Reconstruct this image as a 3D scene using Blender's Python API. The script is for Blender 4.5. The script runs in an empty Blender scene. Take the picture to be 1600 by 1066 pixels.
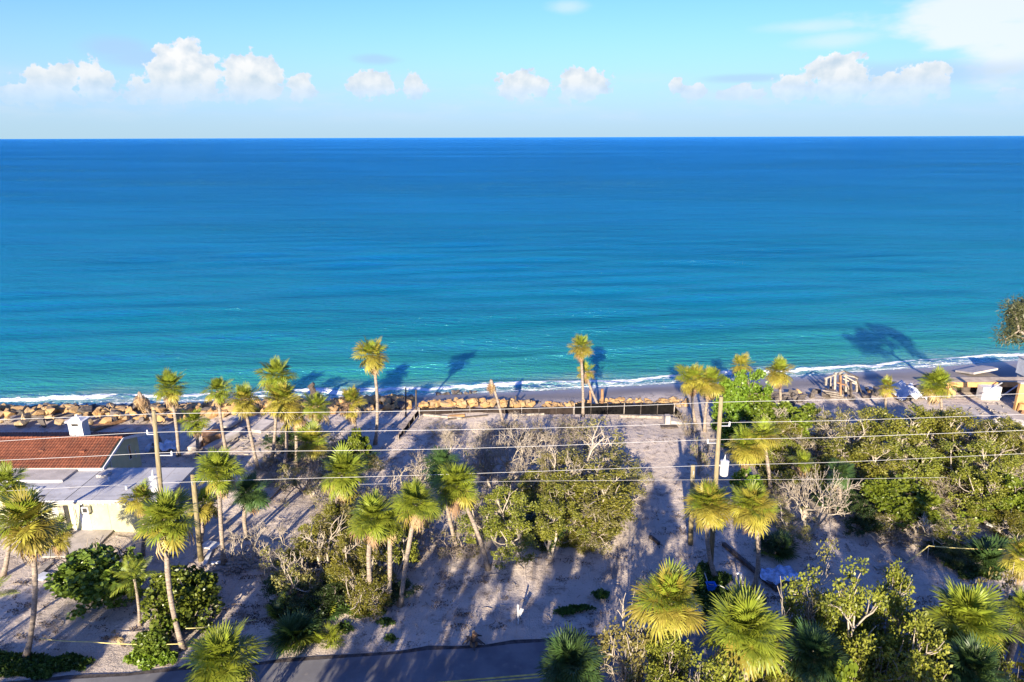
import bpy, bmesh, math, random
import numpy as np
from mathutils import Vector, Matrix, Euler

random.seed(7)
rng = np.random.default_rng(7)
S = bpy.context.scene
COL = S.collection

# ------------------------------------------------------------------ camera, sky, sun, exposure
F = 1067.0                                   # focal length in photo pixels (1600 wide) = 24 mm
PITCH, ROLL = math.radians(16.62), math.radians(0.18)
CAM = np.array([0.0, 0.0, 30.0])
FW = np.array([0, math.cos(PITCH), -math.sin(PITCH)])
R0 = np.array([1.0, 0, 0]); U0 = np.cross(R0, FW)
RT = R0 * math.cos(ROLL) - U0 * math.sin(ROLL)
UP = U0 * math.cos(ROLL) + R0 * math.sin(ROLL)
cam = bpy.data.cameras.new('camera'); camo = bpy.data.objects.new('camera', cam); COL.objects.link(camo)
cam.sensor_width = 36; cam.lens = 36 * F / 1600; cam.clip_start = 0.5; cam.clip_end = 200000
camo.matrix_world = Matrix(((RT[0], UP[0], -FW[0], 0), (RT[1], UP[1], -FW[1], 0), (RT[2], UP[2], -FW[2], 30), (0, 0, 0, 1)))
S.camera = camo

SUN_EL, SUN_AZ = 19.0, 11.5                   # light travels towards +Y and slightly +X
sun = bpy.data.lights.new('sun', 'SUN'); suno = bpy.data.objects.new('sun', sun); COL.objects.link(suno)
sun.energy = 3.9; sun.angle = math.radians(0.55); sun.color = (1.0, 0.87, 0.68)
ld = Vector((math.sin(math.radians(SUN_AZ)) * math.cos(math.radians(SUN_EL)),
             math.cos(math.radians(SUN_AZ)) * math.cos(math.radians(SUN_EL)), -math.sin(math.radians(SUN_EL))))
suno.rotation_euler = ld.to_track_quat('-Z', 'Y').to_euler(); suno.location = (-20, -60, 60)

S.view_settings.view_transform = 'Standard'; S.view_settings.look = 'None'
S.view_settings.gamma = 1.0; S.view_settings.use_curve_mapping = False
S.view_settings.exposure = 1.85
try:
    S.cycles.use_denoising = True
    S.cycles.max_bounces = 6; S.cycles.diffuse_bounces = 3; S.cycles.glossy_bounces = 3
    S.cycles.transparent_max_bounces = 6
    S.cycles.sample_clamp_indirect = 6
except Exception:
    pass


class NT:
    """small node-tree writer"""
    def __init__(self, nt): self.nt = nt; nt.nodes.clear()
    def n(self, typ, **kw):
        nd = self.nt.nodes.new(typ)
        for k, v in kw.items(): setattr(nd, k, v)
        return nd
    def put(self, sock, v):
        if v is None: return
        if hasattr(v, 'is_output'): self.nt.links.new(v, sock)
        elif isinstance(v, (tuple, list)):
            v = tuple(v)
            if len(sock.default_value) == 4 and len(v) == 3: v = v + (1,)
            sock.default_value = v
        else: sock.default_value = v
    def m(self, op, a, b=None, c=None, clamp=False):
        nd = self.n('ShaderNodeMath', operation=op, use_clamp=clamp)
        for i, v in enumerate((a, b, c)): self.put(nd.inputs[i], v)
        return nd.outputs[0]
    def v(self, op, a, b=None):
        nd = self.n('ShaderNodeVectorMath', operation=op)
        self.put(nd.inputs[0], a)
        if b is not None: self.put(nd.inputs[1], b)
        return nd.outputs['Value'] if op in ('LENGTH', 'DOT_PRODUCT', 'DISTANCE') else nd.outputs[0]
    def mix(self, f, a, b, mode='MIX'):
        nd = self.n('ShaderNodeMix', data_type='RGBA', blend_type=mode)
        self.put(nd.inputs[0], f); self.put(nd.inputs[6], a); self.put(nd.inputs[7], b)
        return nd.outputs[2]
    def rng(self, x, a, b, c=0.0, d=1.0, smooth=True):
        nd = self.n('ShaderNodeMapRange', interpolation_type='SMOOTHSTEP' if smooth else 'LINEAR')
        for i, v in enumerate((x, a, b, c, d)): self.put(nd.inputs[i], v)
        return nd.outputs[0]
    def noise(self, vec, scale, detail=3, rough=0.5, dist=0.0, col=False):
        nd = self.n('ShaderNodeTexNoise')
        self.put(nd.inputs['Vector'], vec)
        nd.inputs['Scale'].default_value = scale; nd.inputs['Detail'].default_value = detail
        nd.inputs['Roughness'].default_value = rough; nd.inputs['Distortion'].default_value = dist
        return nd.outputs['Color' if col else 'Fac']
    def ramp(self, x, stops):
        nd = self.n('ShaderNodeValToRGB'); cr = nd.color_ramp
        while len(cr.elements) < len(stops): cr.elements.new(0.5)
        for e, (p, c) in zip(cr.elements, stops): e.position = p; e.color = tuple(c) + (1,) if len(c) == 3 else c
        self.put(nd.inputs[0], x)
        return nd.outputs[0]


def azel(px, py):
    d = FW + RT * (px - 800) / F - UP * (py - 533) / F
    d = d / np.linalg.norm(d)
    return math.atan2(d[0], d[1]), math.asin(d[2])


def build_world():
    w = bpy.data.worlds.new('World'); S.world = w; w.use_nodes = True
    T = NT(w.node_tree)
    out = T.n('ShaderNodeOutputWorld'); bg = T.n('ShaderNodeBackground')
    T.nt.links.new(bg.outputs[0], out.inputs[0])
    sky = T.n('ShaderNodeTexSky', sky_type='NISHITA', sun_disc=False)
    sky.sun_elevation = math.radians(SUN_EL); sky.sun_rotation = math.radians(180 + SUN_AZ)
    sky.altitude = 0; sky.air_density = 1.0; sky.dust_density = 0.6; sky.ozone_density = 2.0
    tc = T.n('ShaderNodeTexCoord').outputs['Generated']
    d = T.v('NORMALIZE', tc)
    sp = T.n('ShaderNodeSeparateXYZ'); T.put(sp.inputs[0], d)
    az = T.m('ARCTAN2', sp.outputs[0], sp.outputs[1]); el = T.m('ARCSINE', sp.outputs[2])
    cv = T.n('ShaderNodeCombineXYZ'); T.put(cv.inputs[0], az); T.put(cv.inputs[1], el); P = cv.outputs[0]
    K = 1 / (0.105 * 2 ** 1.85)               # cloud and haze colours below are given as they show
    base = T.mix(1.0, sky.outputs[0], (0.235, 0.365, 0.80), 'MULTIPLY')
    # pale humid air low over the sea
    hz = T.rng(el, -0.03, 0.19, 1.0, 0.0)
    base = T.mix(T.m('MULTIPLY', hz, 0.95), base, (0.51 * K, 0.73 * K, 0.86 * K))
    n1 = T.noise(P, 55, 7, 0.58); s1 = T.noise(P, 42, 3, 0.5); s2 = T.noise(T.v('ADD', P, (0.005, -0.009, 0)), 42, 3, 0.5)
    n3 = T.noise(T.v('MULTIPLY', P, (10, 26, 1)), 1.0, 4, 0.55)
    def field(puffs, smooth=0.15):
        acc = None
        for (px, py, rx, ry) in puffs:
            a, e = azel(px, py)
            q = T.v('MULTIPLY', T.v('SUBTRACT', P, (a, e, 0)), (F / rx * 0.94, F / ry * 0.94, 0))
            L = T.v('LENGTH', q)
            acc = L if acc is None else T.m('SMOOTH_MIN', acc, L, smooth)
        return acc
    cum = field([(70, 128, 34, 22), (102, 122, 26, 20), (143, 128, 25, 26), (60, 145, 50, 16),
                 (288, 100, 34, 30), (262, 120, 36, 24), (312, 112, 26, 26), (270, 142, 60, 18),
                 (378, 112, 34, 24), (412, 116, 28, 24), (395, 138, 50, 18), (470, 135, 20, 18),
                 (580, 132, 40, 18), (648, 136, 18, 18), (815, 135, 38, 22),
                 (910, 128, 40, 20), (905, 142, 34, 18),
                 (1054, 134, 10, 11), (1085, 145, 20, 12), (1160, 145, 32, 10),
                 (1238, 135, 28, 20), (1310, 112, 34, 26), (1318, 138, 45, 22), (1392, 132, 34, 14), (1440, 128, 32, 24), (1400, 148, 50, 14),
                 (1582, 152, 16, 12)])
    body = T.rng(T.m('ADD', cum, T.m('MULTIPLY', T.m('SUBTRACT', n1, 0.5), 2.3)), 1.02, 0.80)
    low = T.rng(el, 0.028, 0.075)             # bases dissolve in the haze
    body = T.m('MULTIPLY', body, T.m('ADD', 0.12, T.m('MULTIPLY', low, 0.88)))
    relief = T.m('ADD', T.m('ADD', 0.66, T.m('MULTIPLY', T.m('SUBTRACT', s1, s2), 2.2)), T.m('ADD', T.m('MULTIPLY', T.m('SUBTRACT', 0.6, cum), 0.25), T.m('MULTIPLY', T.m('SUBTRACT', n1, 0.5), 0.7)), clamp=True)
    ccol = T.mix(relief, (0.60 * K, 0.73 * K, 0.86 * K), (0.99 * K, 1.0 * K, 1.01 * K))
    ccol = T.mix(T.rng(el, 0.05, 0.10), T.mix(0.45, ccol, (0.58 * K, 0.74 * K, 0.86 * K)), ccol)
    col = T.mix(body, base, ccol)
    bank = T.m('MULTIPLY', T.rng(T.noise(T.v('MULTIPLY', P, (7, 30, 1)), 1.0, 5, 0.6), 0.42, 0.68), T.m('MULTIPLY', T.rng(el, 0.012, 0.04), T.rng(el, 0.095, 0.055)))
    col = T.mix(T.m('MULTIPLY', bank, 0.38), col, (0.72 * K, 0.82 * K, 0.92 * K))
    # soft, wispy sheets: top right veil and thin streaks; grey shred at the left
    veil = field([(1540, 24, 115, 36), (1590, 60, 60, 40), (1490, 52, 50, 22), (1560, 85, 50, 34)], 0.3)
    vd = T.rng(T.m('ADD', veil, T.m('MULTIPLY', T.m('SUBTRACT', n3, 0.5), 2.4)), 1.2, 0.35)
    col = T.mix(T.m('MULTIPLY', vd, 0.85), col, (0.93 * K, 0.98 * K, 1.02 * K))
    st = field([(1265, 42, 60, 9), (1310, 62, 60, 10), (890, 10, 30, 9)], 0.2)
    sd = T.rng(T.m('ADD', st, T.m('MULTIPLY', T.m('SUBTRACT', n3, 0.5), 1.5)), 1.3, 0.2)
    col = T.mix(T.m('MULTIPLY', sd, 0.5), col, (0.85 * K, 0.95 * K, 1.02 * K))
    gs = field([(185, 74, 40, 14), (225, 90, 50, 12), (590, 93, 34, 7), (1450, 115, 130, 16), (1170, 122, 60, 6)], 0.2)
    gd = T.rng(T.m('ADD', gs, T.m('MULTIPLY', T.m('SUBTRACT', n3, 0.5), 1.2)), 1.3, 0.3)
    col = T.mix(T.m('MULTIPLY', T.m('MULTIPLY', gd, 0.55), T.m('SUBTRACT', 1.0, body)), col, (0.46 * K, 0.64 * K, 0.80 * K))
    T.put(bg.inputs['Color'], col); bg.inputs['Strength'].default_value = 0.105
build_world()


# ------------------------------------------------------------------ geometry helpers
def ray(px, py): return FW + RT * (px - 800) / F - UP * (py - 533) / F
def at(px, py, z=0.0):
    d = ray(px, py); return CAM + d * ((z - 30.0) / d[2])
def aty(px, py, Y):
    d = ray(px, py); return CAM + d * (Y / d[1])
def atx(px, py, X):
    d = ray(px, py); return CAM + d * (X / d[0])
def depth(p): return float((np.asarray(p) - CAM) @ FW)

SHX = np.array([-400, -62, -47, -13, 0, 16.8, 39, 74.4, 400.0])
SHY = np.array([52, 77.2, 78.2, 80.7, 81.9, 84.1, 87.4, 94.3, 160.0])
def shore(x): return np.interp(x, SHX, SHY)
TOEX = np.array([-400, -62, -36, -10, 20, 40, 75, 400.0])
TOEY = np.array([44, 70.5, 71, 73.5, 74.5, 77, 79, 140.0])
def toe(x): return np.interp(x, TOEX, TOEY)
_wv = [(random.uniform(.15, .9), random.uniform(0, 6.28), random.uniform(0, 6.28)) for _ in range(16)]
def hgt(x, y):
    x = np.asarray(x, float); y = np.asarray(y, float)
    z = 0 * x
    for k, a, p in _wv: z = z + 0.042 / (0.5 + k) * np.sin(k * (x * math.cos(a) + y * math.sin(a)) + p)
    rd = y - (35.14 + 0.104 * x)                                  # flat beside the road
    z = z * np.clip(rd / 4, 0, 1) * 1.0
    t, s = toe(x), shore(x)
    u = np.clip((y - t) / np.maximum(s - t, 0.5), 0, 6)
    z = z * np.clip(1 - u, 0, 1) - 1.2 * u - 0.12 * np.clip(u, 0, 1) * (1 - np.clip(u, 0, 1))
    # wheel ruts of the machines that cleared the lot
    fade = np.clip((y - 36.5) / 2, 0, 1) * np.clip((69 - y) / 3, 0, 1)
    for (xa, xb, w) in RUTS:
        xc = xa + (xb - xa) * (y - 36) / 34 + 0.35 * np.sin(y * 0.21 + xa)
        for q in (-0.9, 0.9):
            dd = (x - xc - q) / 0.28
            z = z - fade * w * (np.exp(-dd ** 2) - 0.55 * np.exp(-((np.abs(dd) - 1.9) / 0.8) ** 2)) * (0.7 + 0.3 * np.sin(y * 1.7 + q))
    # low sand berms pushed up by machines along the left edge of the cleared lot
    for (bx, by, dx, dy, hh, wd) in BERMS:
        ux = (x - bx); uy = (y - by); L = math.hypot(dx, dy); cx, cy = dx / L, dy / L
        al = ux * cx + uy * cy; ac = -ux * cy + uy * cx
        al2 = np.clip(al, 0, L); dd = np.hypot(al - al2, ac)
        z = z + hh * np.exp(-(dd / wd) ** 2)
    return z
RUTS = [(5.5, 15.5, .12), (7.5, 14.0, .10), (10.0, 17.0, .09), (3.0, 9.0, .07), (-6.0, -9.5, .09), (-16.5, -15.0, .07), (-14.0, -20.0, .06)]
a0, a1 = at(640, 690), at(598, 760)
b0, b1 = at(200, 975), at(240, 955)
BERMS = [(a0[0], a0[1], a1[0] - a0[0], a1[1] - a0[1], 0.55, 0.9), (b0[0], b0[1], b1[0] - b0[0], b1[1] - b0[1], 0.4, 1.2),
         (at(1350, 815)[0], at(1350, 815)[1], 3.5, -0.6, 0.9, 1.6), (at(1430, 850)[0], at(1430, 850)[1], 7, 0.2, 0.5, 1.0),
         (at(800, 875)[0], at(800, 875)[1], 2, 3, 0.35, 1.4)]

def gpt(px, py):
    p = at(px, py)
    for _ in range(3): p = at(px, py, float(hgt(p[0], p[1])))
    return p

def link(o, parent=None):
    COL.objects.link(o)
    if parent is not None: o.parent = parent
    return o
def mesh(name, V, Fc, mat=None, smooth=False):
    me = bpy.data.meshes.new(name)
    if isinstance(V, np.ndarray) and isinstance(Fc, np.ndarray):
        k = Fc.shape[1]
        me.vertices.add(len(V)); me.vertices.foreach_set('co', np.ascontiguousarray(V, np.float32).ravel())
        me.loops.add(Fc.size); me.loops.foreach_set('vertex_index', np.ascontiguousarray(Fc, np.int32).ravel())
        me.polygons.add(len(Fc)); me.polygons.foreach_set('loop_start', np.arange(0, Fc.size, k, dtype=np.int32))
        me.update(calc_edges=True)
    else:
        me.from_pydata([tuple(v) for v in V], [], [tuple(f) for f in Fc]); me.update()
    if smooth: me.polygons.foreach_set('use_smooth', np.ones(len(me.polygons), bool))
    if mat: me.materials.append(mat)
    return me
def obj(name, me, parent=None, loc=None, rot=None, scale=None):
    o = bpy.data.objects.new(name, me)
    if loc is not None: o.location = [float(c) for c in loc]
    if rot is not None: o.rotation_euler = rot
    if scale is not None: o.scale = scale
    return link(o, parent)
def tag(o, label, cat, group=None):
    o['label'] = label; o['category'] = cat
    if group: o['group'] = group
    return o
def thing(name, label, cat, loc, rz=0, group=None):
    o = bpy.data.objects.new(name, None); o.empty_display_size = 0.3
    o.location = [float(c) for c in loc]; o.rotation_euler = (0, 0, rz); link(o)
    return tag(o, label, cat, group)

class MB:
    def __init__(self): self.V = []; self.F = []
    def add(self, V, Fc):
        k = len(self.V); self.V += [tuple(map(float, v)) for v in V]; self.F += [tuple(i + k for i in f) for f in Fc]; return self
    def box(self, c, s, R=None, taper=1.0):
        hx, hy, hz = s[0] / 2, s[1] / 2, s[2] / 2; P = []
        for z, t in ((-hz, 1), (hz, taper)):
            for x, y in ((-hx, -hy), (hx, -hy), (hx, hy), (-hx, hy)):
                v = Vector((x * t, y * t, z)); v = (R @ v) if R is not None else v; P.append((v.x + c[0], v.y + c[1], v.z + c[2]))
        return self.add(P, [(3, 2, 1, 0), (4, 5, 6, 7), (0, 1, 5, 4), (1, 2, 6, 5), (2, 3, 7, 6), (3, 0, 4, 7)])
    def bar(self, a, b, w, h):
        a, b = Vector(a), Vector(b); d = b - a
        return self.box((a + b) / 2, (w, h, d.length), d.to_track_quat('Z', 'Y').to_matrix())
    def tube(self, pts, rad, n=8, cap=True):
        pts = [Vector(p) for p in pts]; k0 = len(self.V); V = []; Fc = []
        if not hasattr(rad, '__len__'): rad = [rad] * len(pts)
        ref = Vector((0.13, 1, 0.07)) if abs((pts[-1] - pts[0]).normalized().y) < 0.9 else Vector((1, 0, 0.1))
        for i, p in enumerate(pts):
            d = (pts[min(i + 1, len(pts) - 1)] - pts[max(i - 1, 0)]).normalized()
            e1 = d.cross(ref).normalized(); e2 = d.cross(e1)
            for j in range(n):
                a = 2 * math.pi * j / n; q = p + (e1 * math.cos(a) + e2 * math.sin(a)) * rad[i]; V.append(q)
        for i in range(len(pts) - 1):
            for j in range(n):
                a, b = i * n + j, i * n + (j + 1) % n; Fc.append((a, b, b + n, a + n))
        if cap: Fc.append(tuple(range(n - 1, -1, -1))); Fc.append(tuple(range((len(pts) - 1) * n, len(pts) * n)))
        return self.add(V, Fc)
    def me(self, name, mat, smooth=False): return mesh(name, self.V, self.F, mat, smooth)
    def obj(self, name, mat, parent=None, loc=None, rot=None, smooth=False): return obj(name, self.me(name, mat, smooth), parent, loc, rot)


# ------------------------------------------------------------------ materials
def mat(name, build):
    m = bpy.data.materials.new(name); m.use_nodes = True
    T = NT(m.node_tree); out = T.n('ShaderNodeOutputMaterial'); b = T.n('ShaderNodeBsdfPrincipled')
    sh = build(T, b)
    T.nt.links.new(sh if sh is not None else b.outputs[0], out.inputs[0]); return m
def pset(T, b, **kw):
    names = dict(col='Base Color', rough='Roughness', metal='Metallic', spec='Specular IOR Level', nor='Normal', ior='IOR')
    for k, v in kw.items(): T.put(b.inputs[names[k]], v)
def bump(T, h, dist=0.02, st=0.6):
    nd = T.n('ShaderNodeBump'); T.put(nd.inputs['Height'], h); nd.inputs['Distance'].default_value = dist; nd.inputs['Strength'].default_value = st
    return nd.outputs[0]
def simple(name, c, rough=0.7, var=0.25, scale=3.0, bscale=20, bd=0.01, spec=0.3, metal=0.0, streak=None):
    def f(T, b):
        P = T.n('ShaderNodeTexCoord').outputs['Object']
        if streak: P2 = T.v('MULTIPLY', P, streak)
        else: P2 = P
        n = T.noise(P2, scale, 5, 0.6); g = T.noise(P2, bscale, 3, 0.6)
        dk = tuple(x * (1 - var) for x in c); lt = tuple(min(1, x * (1 + var)) for x in c)
        col = T.mix(T.rng(n, 0.3, 0.7), dk, lt)
        pset(T, b, col=col, rough=rough, spec=spec, metal=metal, nor=bump(T, g, bd))
    return mat(name, f)

def leaf_mat(name, a, bcol, tip=None, trans=0.25, rough=0.45, island=True, objvar=0.35):
    def f(T, b):
        oi = T.n('ShaderNodeObjectInfo').outputs['Random']
        gi = T.n('ShaderNodeNewGeometry').outputs['Random Per Island'] if island else oi
        P = T.n('ShaderNodeTexCoord').outputs['Object']
        n = T.noise(P, 1.1 if island else 6.0, 2, 0.5)
        f1 = T.m('ADD', T.m('MULTIPLY', gi, 0.55), T.m('MULTIPLY', T.rng(n, 0.3, 0.7), 0.45))
        col = T.mix(f1, a, bcol)
        hs = T.n('ShaderNodeHueSaturation')
        T.put(hs.inputs['Hue'], T.m('ADD', 0.5, T.m('MULTIPLY', T.m('SUBTRACT', oi, 0.5), 0.035)))
        T.put(hs.inputs['Value'], T.m('ADD', 1.0, T.m('MULTIPLY', T.m('SUBTRACT', oi, 0.5), objvar)))
        hs.inputs['Saturation'].default_value = 1.0
        T.put(hs.inputs['Color'], col)
        pset(T, b, col=hs.outputs[0], rough=rough, spec=0.35)
        tr = T.n('ShaderNodeBsdfTranslucent'); T.put(tr.inputs[0], hs.outputs[0])
        mx = T.n('ShaderNodeMixShader'); mx.inputs[0].default_value = trans
        T.nt.links.new(b.outputs[0], mx.inputs[1]); T.nt.links.new(tr.outputs[0], mx.inputs[2])
        return mx.outputs[0]
    return mat(name, f)

M = {}
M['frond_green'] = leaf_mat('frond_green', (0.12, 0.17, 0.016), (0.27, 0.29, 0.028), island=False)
M['frond_yellow'] = leaf_mat('frond_yellow', (0.23, 0.215, 0.028), (0.36, 0.29, 0.045), island=False)
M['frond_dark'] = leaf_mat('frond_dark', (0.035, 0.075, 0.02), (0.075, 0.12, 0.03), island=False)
M['frond_dead'] = leaf_mat('frond_dead', (0.26, 0.165, 0.075), (0.40, 0.28, 0.15), island=False, rough=0.8, trans=0.12)
M['scrub_leaf'] = leaf_mat('scrub_leaf', (0.085, 0.105, 0.013), (0.275, 0.26, 0.034))
M['pale_leaf'] = leaf_mat('pale_leaf', (0.12, 0.12, 0.03), (0.26, 0.23, 0.065))
M['grape_leaf'] = leaf_mat('grape_leaf', (0.05, 0.095, 0.012), (0.19, 0.24, 0.03), rough=0.35, trans=0.2)
M['almond_leaf'] = leaf_mat('almond_leaf', (0.075, 0.13, 0.012), (0.20, 0.255, 0.025), rough=0.4)
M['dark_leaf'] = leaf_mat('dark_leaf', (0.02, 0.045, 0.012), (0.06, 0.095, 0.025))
M['pine_leaf'] = leaf_mat('pine_leaf', (0.05, 0.07, 0.025), (0.13, 0.13, 0.05))
M['vine_leaf'] = leaf_mat('vine_leaf', (0.03, 0.07, 0.012), (0.09, 0.15, 0.025))
M['bark'] = simple('bark', (0.24, 0.20, 0.155), 0.85, 0.35, 4, 14, 0.04)
M['bleached'] = simple('bleached', (0.37, 0.315, 0.24), 0.8, 0.25, 3, 16, 0.02)
M['drift'] = simple('drift', (0.31, 0.255, 0.20), 0.85, 0.3, 3, 16, 0.02)
def trunkmat(T, b):
    P = T.n('ShaderNodeTexCoord').outputs['Object']
    n = T.noise(T.v('MULTIPLY', P, (3, 3, 7)), 2.0, 4, 0.65)
    w = T.noise(T.v('MULTIPLY', P, (0.6, 0.6, 9)), 1.0, 2, 0.5)
    col = T.mix(T.rng(n, 0.25, 0.75), (0.17, 0.135, 0.105), (0.41, 0.335, 0.255))
    col = T.mix(T.m('MULTIPLY', T.rng(w, 0.5, 0.62), 0.45), col, (0.12, 0.095, 0.075))
    pset(T, b, col=col, rough=0.9, spec=0.15, nor=bump(T, T.m('ADD', n, w), 0.05, 0.8))
M['palm_trunk'] = mat('palm_trunk', trunkmat)
M['pole_wood'] = simple('pole_wood', (0.24, 0.195, 0.105), 0.85, 0.3, 3, 10, 0.015, streak=(6, 6, .5))
M['grey_wood'] = simple('grey_wood', (0.27, 0.235, 0.195), 0.85, 0.35, 3, 10, 0.015, streak=(1, 1, 1))
M['dark_wood'] = simple('dark_wood', (0.075, 0.06, 0.05), 0.85, 0.4, 3, 10, 0.02)
M['brown_wood'] = simple('brown_wood', (0.27, 0.15, 0.075), 0.8, 0.35, 2, 10, 0.02)
M['white_paint'] = simple('white_paint', (0.54, 0.53, 0.51), 0.55, 0.14, 1.5, 20, 0.004)
M['concrete'] = simple('concrete', (0.40, 0.36, 0.32), 0.85, 0.2, 1.3, 14, 0.012)
M['deck_tan'] = simple('deck_tan', (0.42, 0.34, 0.25), 0.9, 0.3, 0.9, 10, 0.02)
M['sand_slab'] = simple('sand_slab', (0.36, 0.32, 0.28), 0.9, 0.18, 1.0, 12, 0.02)
M['steel'] = simple('steel', (0.55, 0.56, 0.57), 0.4, 0.12, 4, 30, 0.002, 0.5, 0.5)
M['wire'] = simple('wire', (0.42, 0.41, 0.39), 0.45, 0.05, 1, 20, 0.001, 0.5, 0.0)
M['black_fabric'] = simple('black_fabric', (0.006, 0.0055, 0.0055), 0.9, 0.4, 2, 8, 0.03, 0.1)
M['brown_fabric'] = simple('brown_fabric', (0.03, 0.022, 0.018), 0.9, 0.35, 1.5, 8, 0.03, 0.1)
M['tarp'] = simple('tarp', (0.50, 0.52, 0.56), 0.45, 0.2, 1, 6, 0.03)
M['blue_tarp'] = simple('blue_tarp', (0.36, 0.46, 0.62), 0.5, 0.5, 2.5, 6, 0.03)
M['blue_plastic'] = simple('blue_plastic', (0.01, 0.13, 0.55), 0.45, 0.1, 2, 20, 0.002)
M['dark_glass'] = simple('dark_glass', (0.02, 0.022, 0.025), 0.15, 0.2, 2, 20, 0.0, 0.5)
M['dark'] = simple('dark', (0.03, 0.028, 0.026), 0.8, 0.3, 3, 20, 0.005)
M['yellow_rope'] = simple('yellow_rope', (0.50, 0.42, 0.16), 0.6, 0.1, 3, 30, 0.003)
M['orange_block'] = simple('orange_block', (0.46, 0.26, 0.10), 0.8, 0.25, 1.3, 9, 0.02)
M['pipe_white'] = simple('pipe_white', (0.75, 0.75, 0.74), 0.4, 0.04, 3, 20, 0.0)
def wallmat(T, b):
    P = T.n('ShaderNodeTexCoord').outputs['Object']
    n = T.noise(P, 0.9, 5, 0.6); st = T.noise(T.v('MULTIPLY', P, (3, 3, 0.25)), 1.5, 4, 0.6); g = T.noise(P, 60, 3)
    col = T.mix(T.rng(n, 0.3, 0.7), (0.40, 0.385, 0.215), (0.48, 0.455, 0.27))
    col = T.mix(T.m('MULTIPLY', T.rng(st, 0.55, 0.75), 0.4), col, (0.36, 0.34, 0.22))
    pset(T, b, col=col, rough=0.85, spec=0.2, nor=bump(T, g, 0.006))
M['yellow_wall'] = mat('yellow_wall', wallmat)
def flatroof(T, b):
    P = T.n('ShaderNodeTexCoord').outputs['Object']
    n = T.noise(P, 0.45, 6, 0.65); g = T.noise(P, 40, 3); s = T.noise(T.v('MULTIPLY', P, (0.12, 2.2, 1)), 1.0, 3)
    col = T.mix(T.rng(n, 0.3, 0.72), (0.33, 0.325, 0.325), (0.50, 0.485, 0.465))
    col = T.mix(T.m('MULTIPLY', T.rng(T.noise(P, 0.9, 5, 0.7), 0.54, 0.66), 0.5), col, (0.21, 0.19, 0.17))
    col = T.mix(T.m('MULTIPLY', T.rng(s, 0.52, 0.62), 0.3), col, (0.25, 0.24, 0.24))
    pset(T, b, col=col, rough=0.7, spec=0.25, nor=bump(T, g, 0.008))
M['flat_roof'] = mat('flat_roof', flatroof)
def terracotta(T, b):
    P = T.n('ShaderNodeTexCoord').outputs['Object']
    gi = T.n('ShaderNodeNewGeometry').outputs['Random Per Island']
    n = T.noise(P, 0.7, 5, 0.6); n2 = T.noise(P, 6, 4, 0.6)
    col = T.mix(T.m('ADD', T.m('MULTIPLY', gi, 0.5), T.m('MULTIPLY', T.rng(n, .3, .7), .5)), (0.12, 0.04, 0.022), (0.25, 0.088, 0.045))
    col = T.mix(T.m('MULTIPLY', T.rng(n2, 0.5, 0.7), 0.55), col, (0.10, 0.05, 0.035))
    col = T.mix(T.m('MULTIPLY', T.rng(T.noise(T.v('MULTIPLY', P, (1.2, .35, .35)), 1.0, 4, .6), .5, .65), .5), col, (0.09, 0.045, 0.03))
    pset(T, b, col=col, rough=0.8, spec=0.2, nor=bump(T, n2, 0.01))
M['terracotta'] = mat('terracotta', terracotta)
def rockmat(name, a, c, d):
    def f(T, b):
        P = T.n('ShaderNodeTexCoord').outputs['Object']; oi = T.n('ShaderNodeObjectInfo').outputs['Random']
        Pp = T.v('ADD', P, (0.3, 0.1, 0.2))
        n = T.noise(Pp, 1.6, 5, 0.65); g = T.noise(Pp, 7, 6, 0.7)
        col = T.mix(T.rng(n, 0.3, 0.7), a, c)
        col = T.mix(T.m('MULTIPLY', oi, 0.55), col, d)
        col = T.mix(T.m('MULTIPLY', T.rng(g, 0.56, 0.7), 0.5), col, (0.12, 0.095, 0.07))
        pset(T, b, col=col, rough=0.9, spec=0.15, nor=bump(T, g, 0.12, 0.9))
    return mat(name, f)
M['rock_tan'] = rockmat('rock_tan', (0.34, 0.215, 0.095), (0.45, 0.32, 0.165), (0.42, 0.225, 0.075))
M['rock_pale'] = rockmat('rock_pale', (0.29, 0.205, 0.11), (0.42, 0.32, 0.185), (0.38, 0.21, 0.075))
M['rock_dark'] = rockmat('rock_dark', (0.09, 0.075, 0.065), (0.19, 0.16, 0.14), (0.06, 0.055, 0.05))

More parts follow.
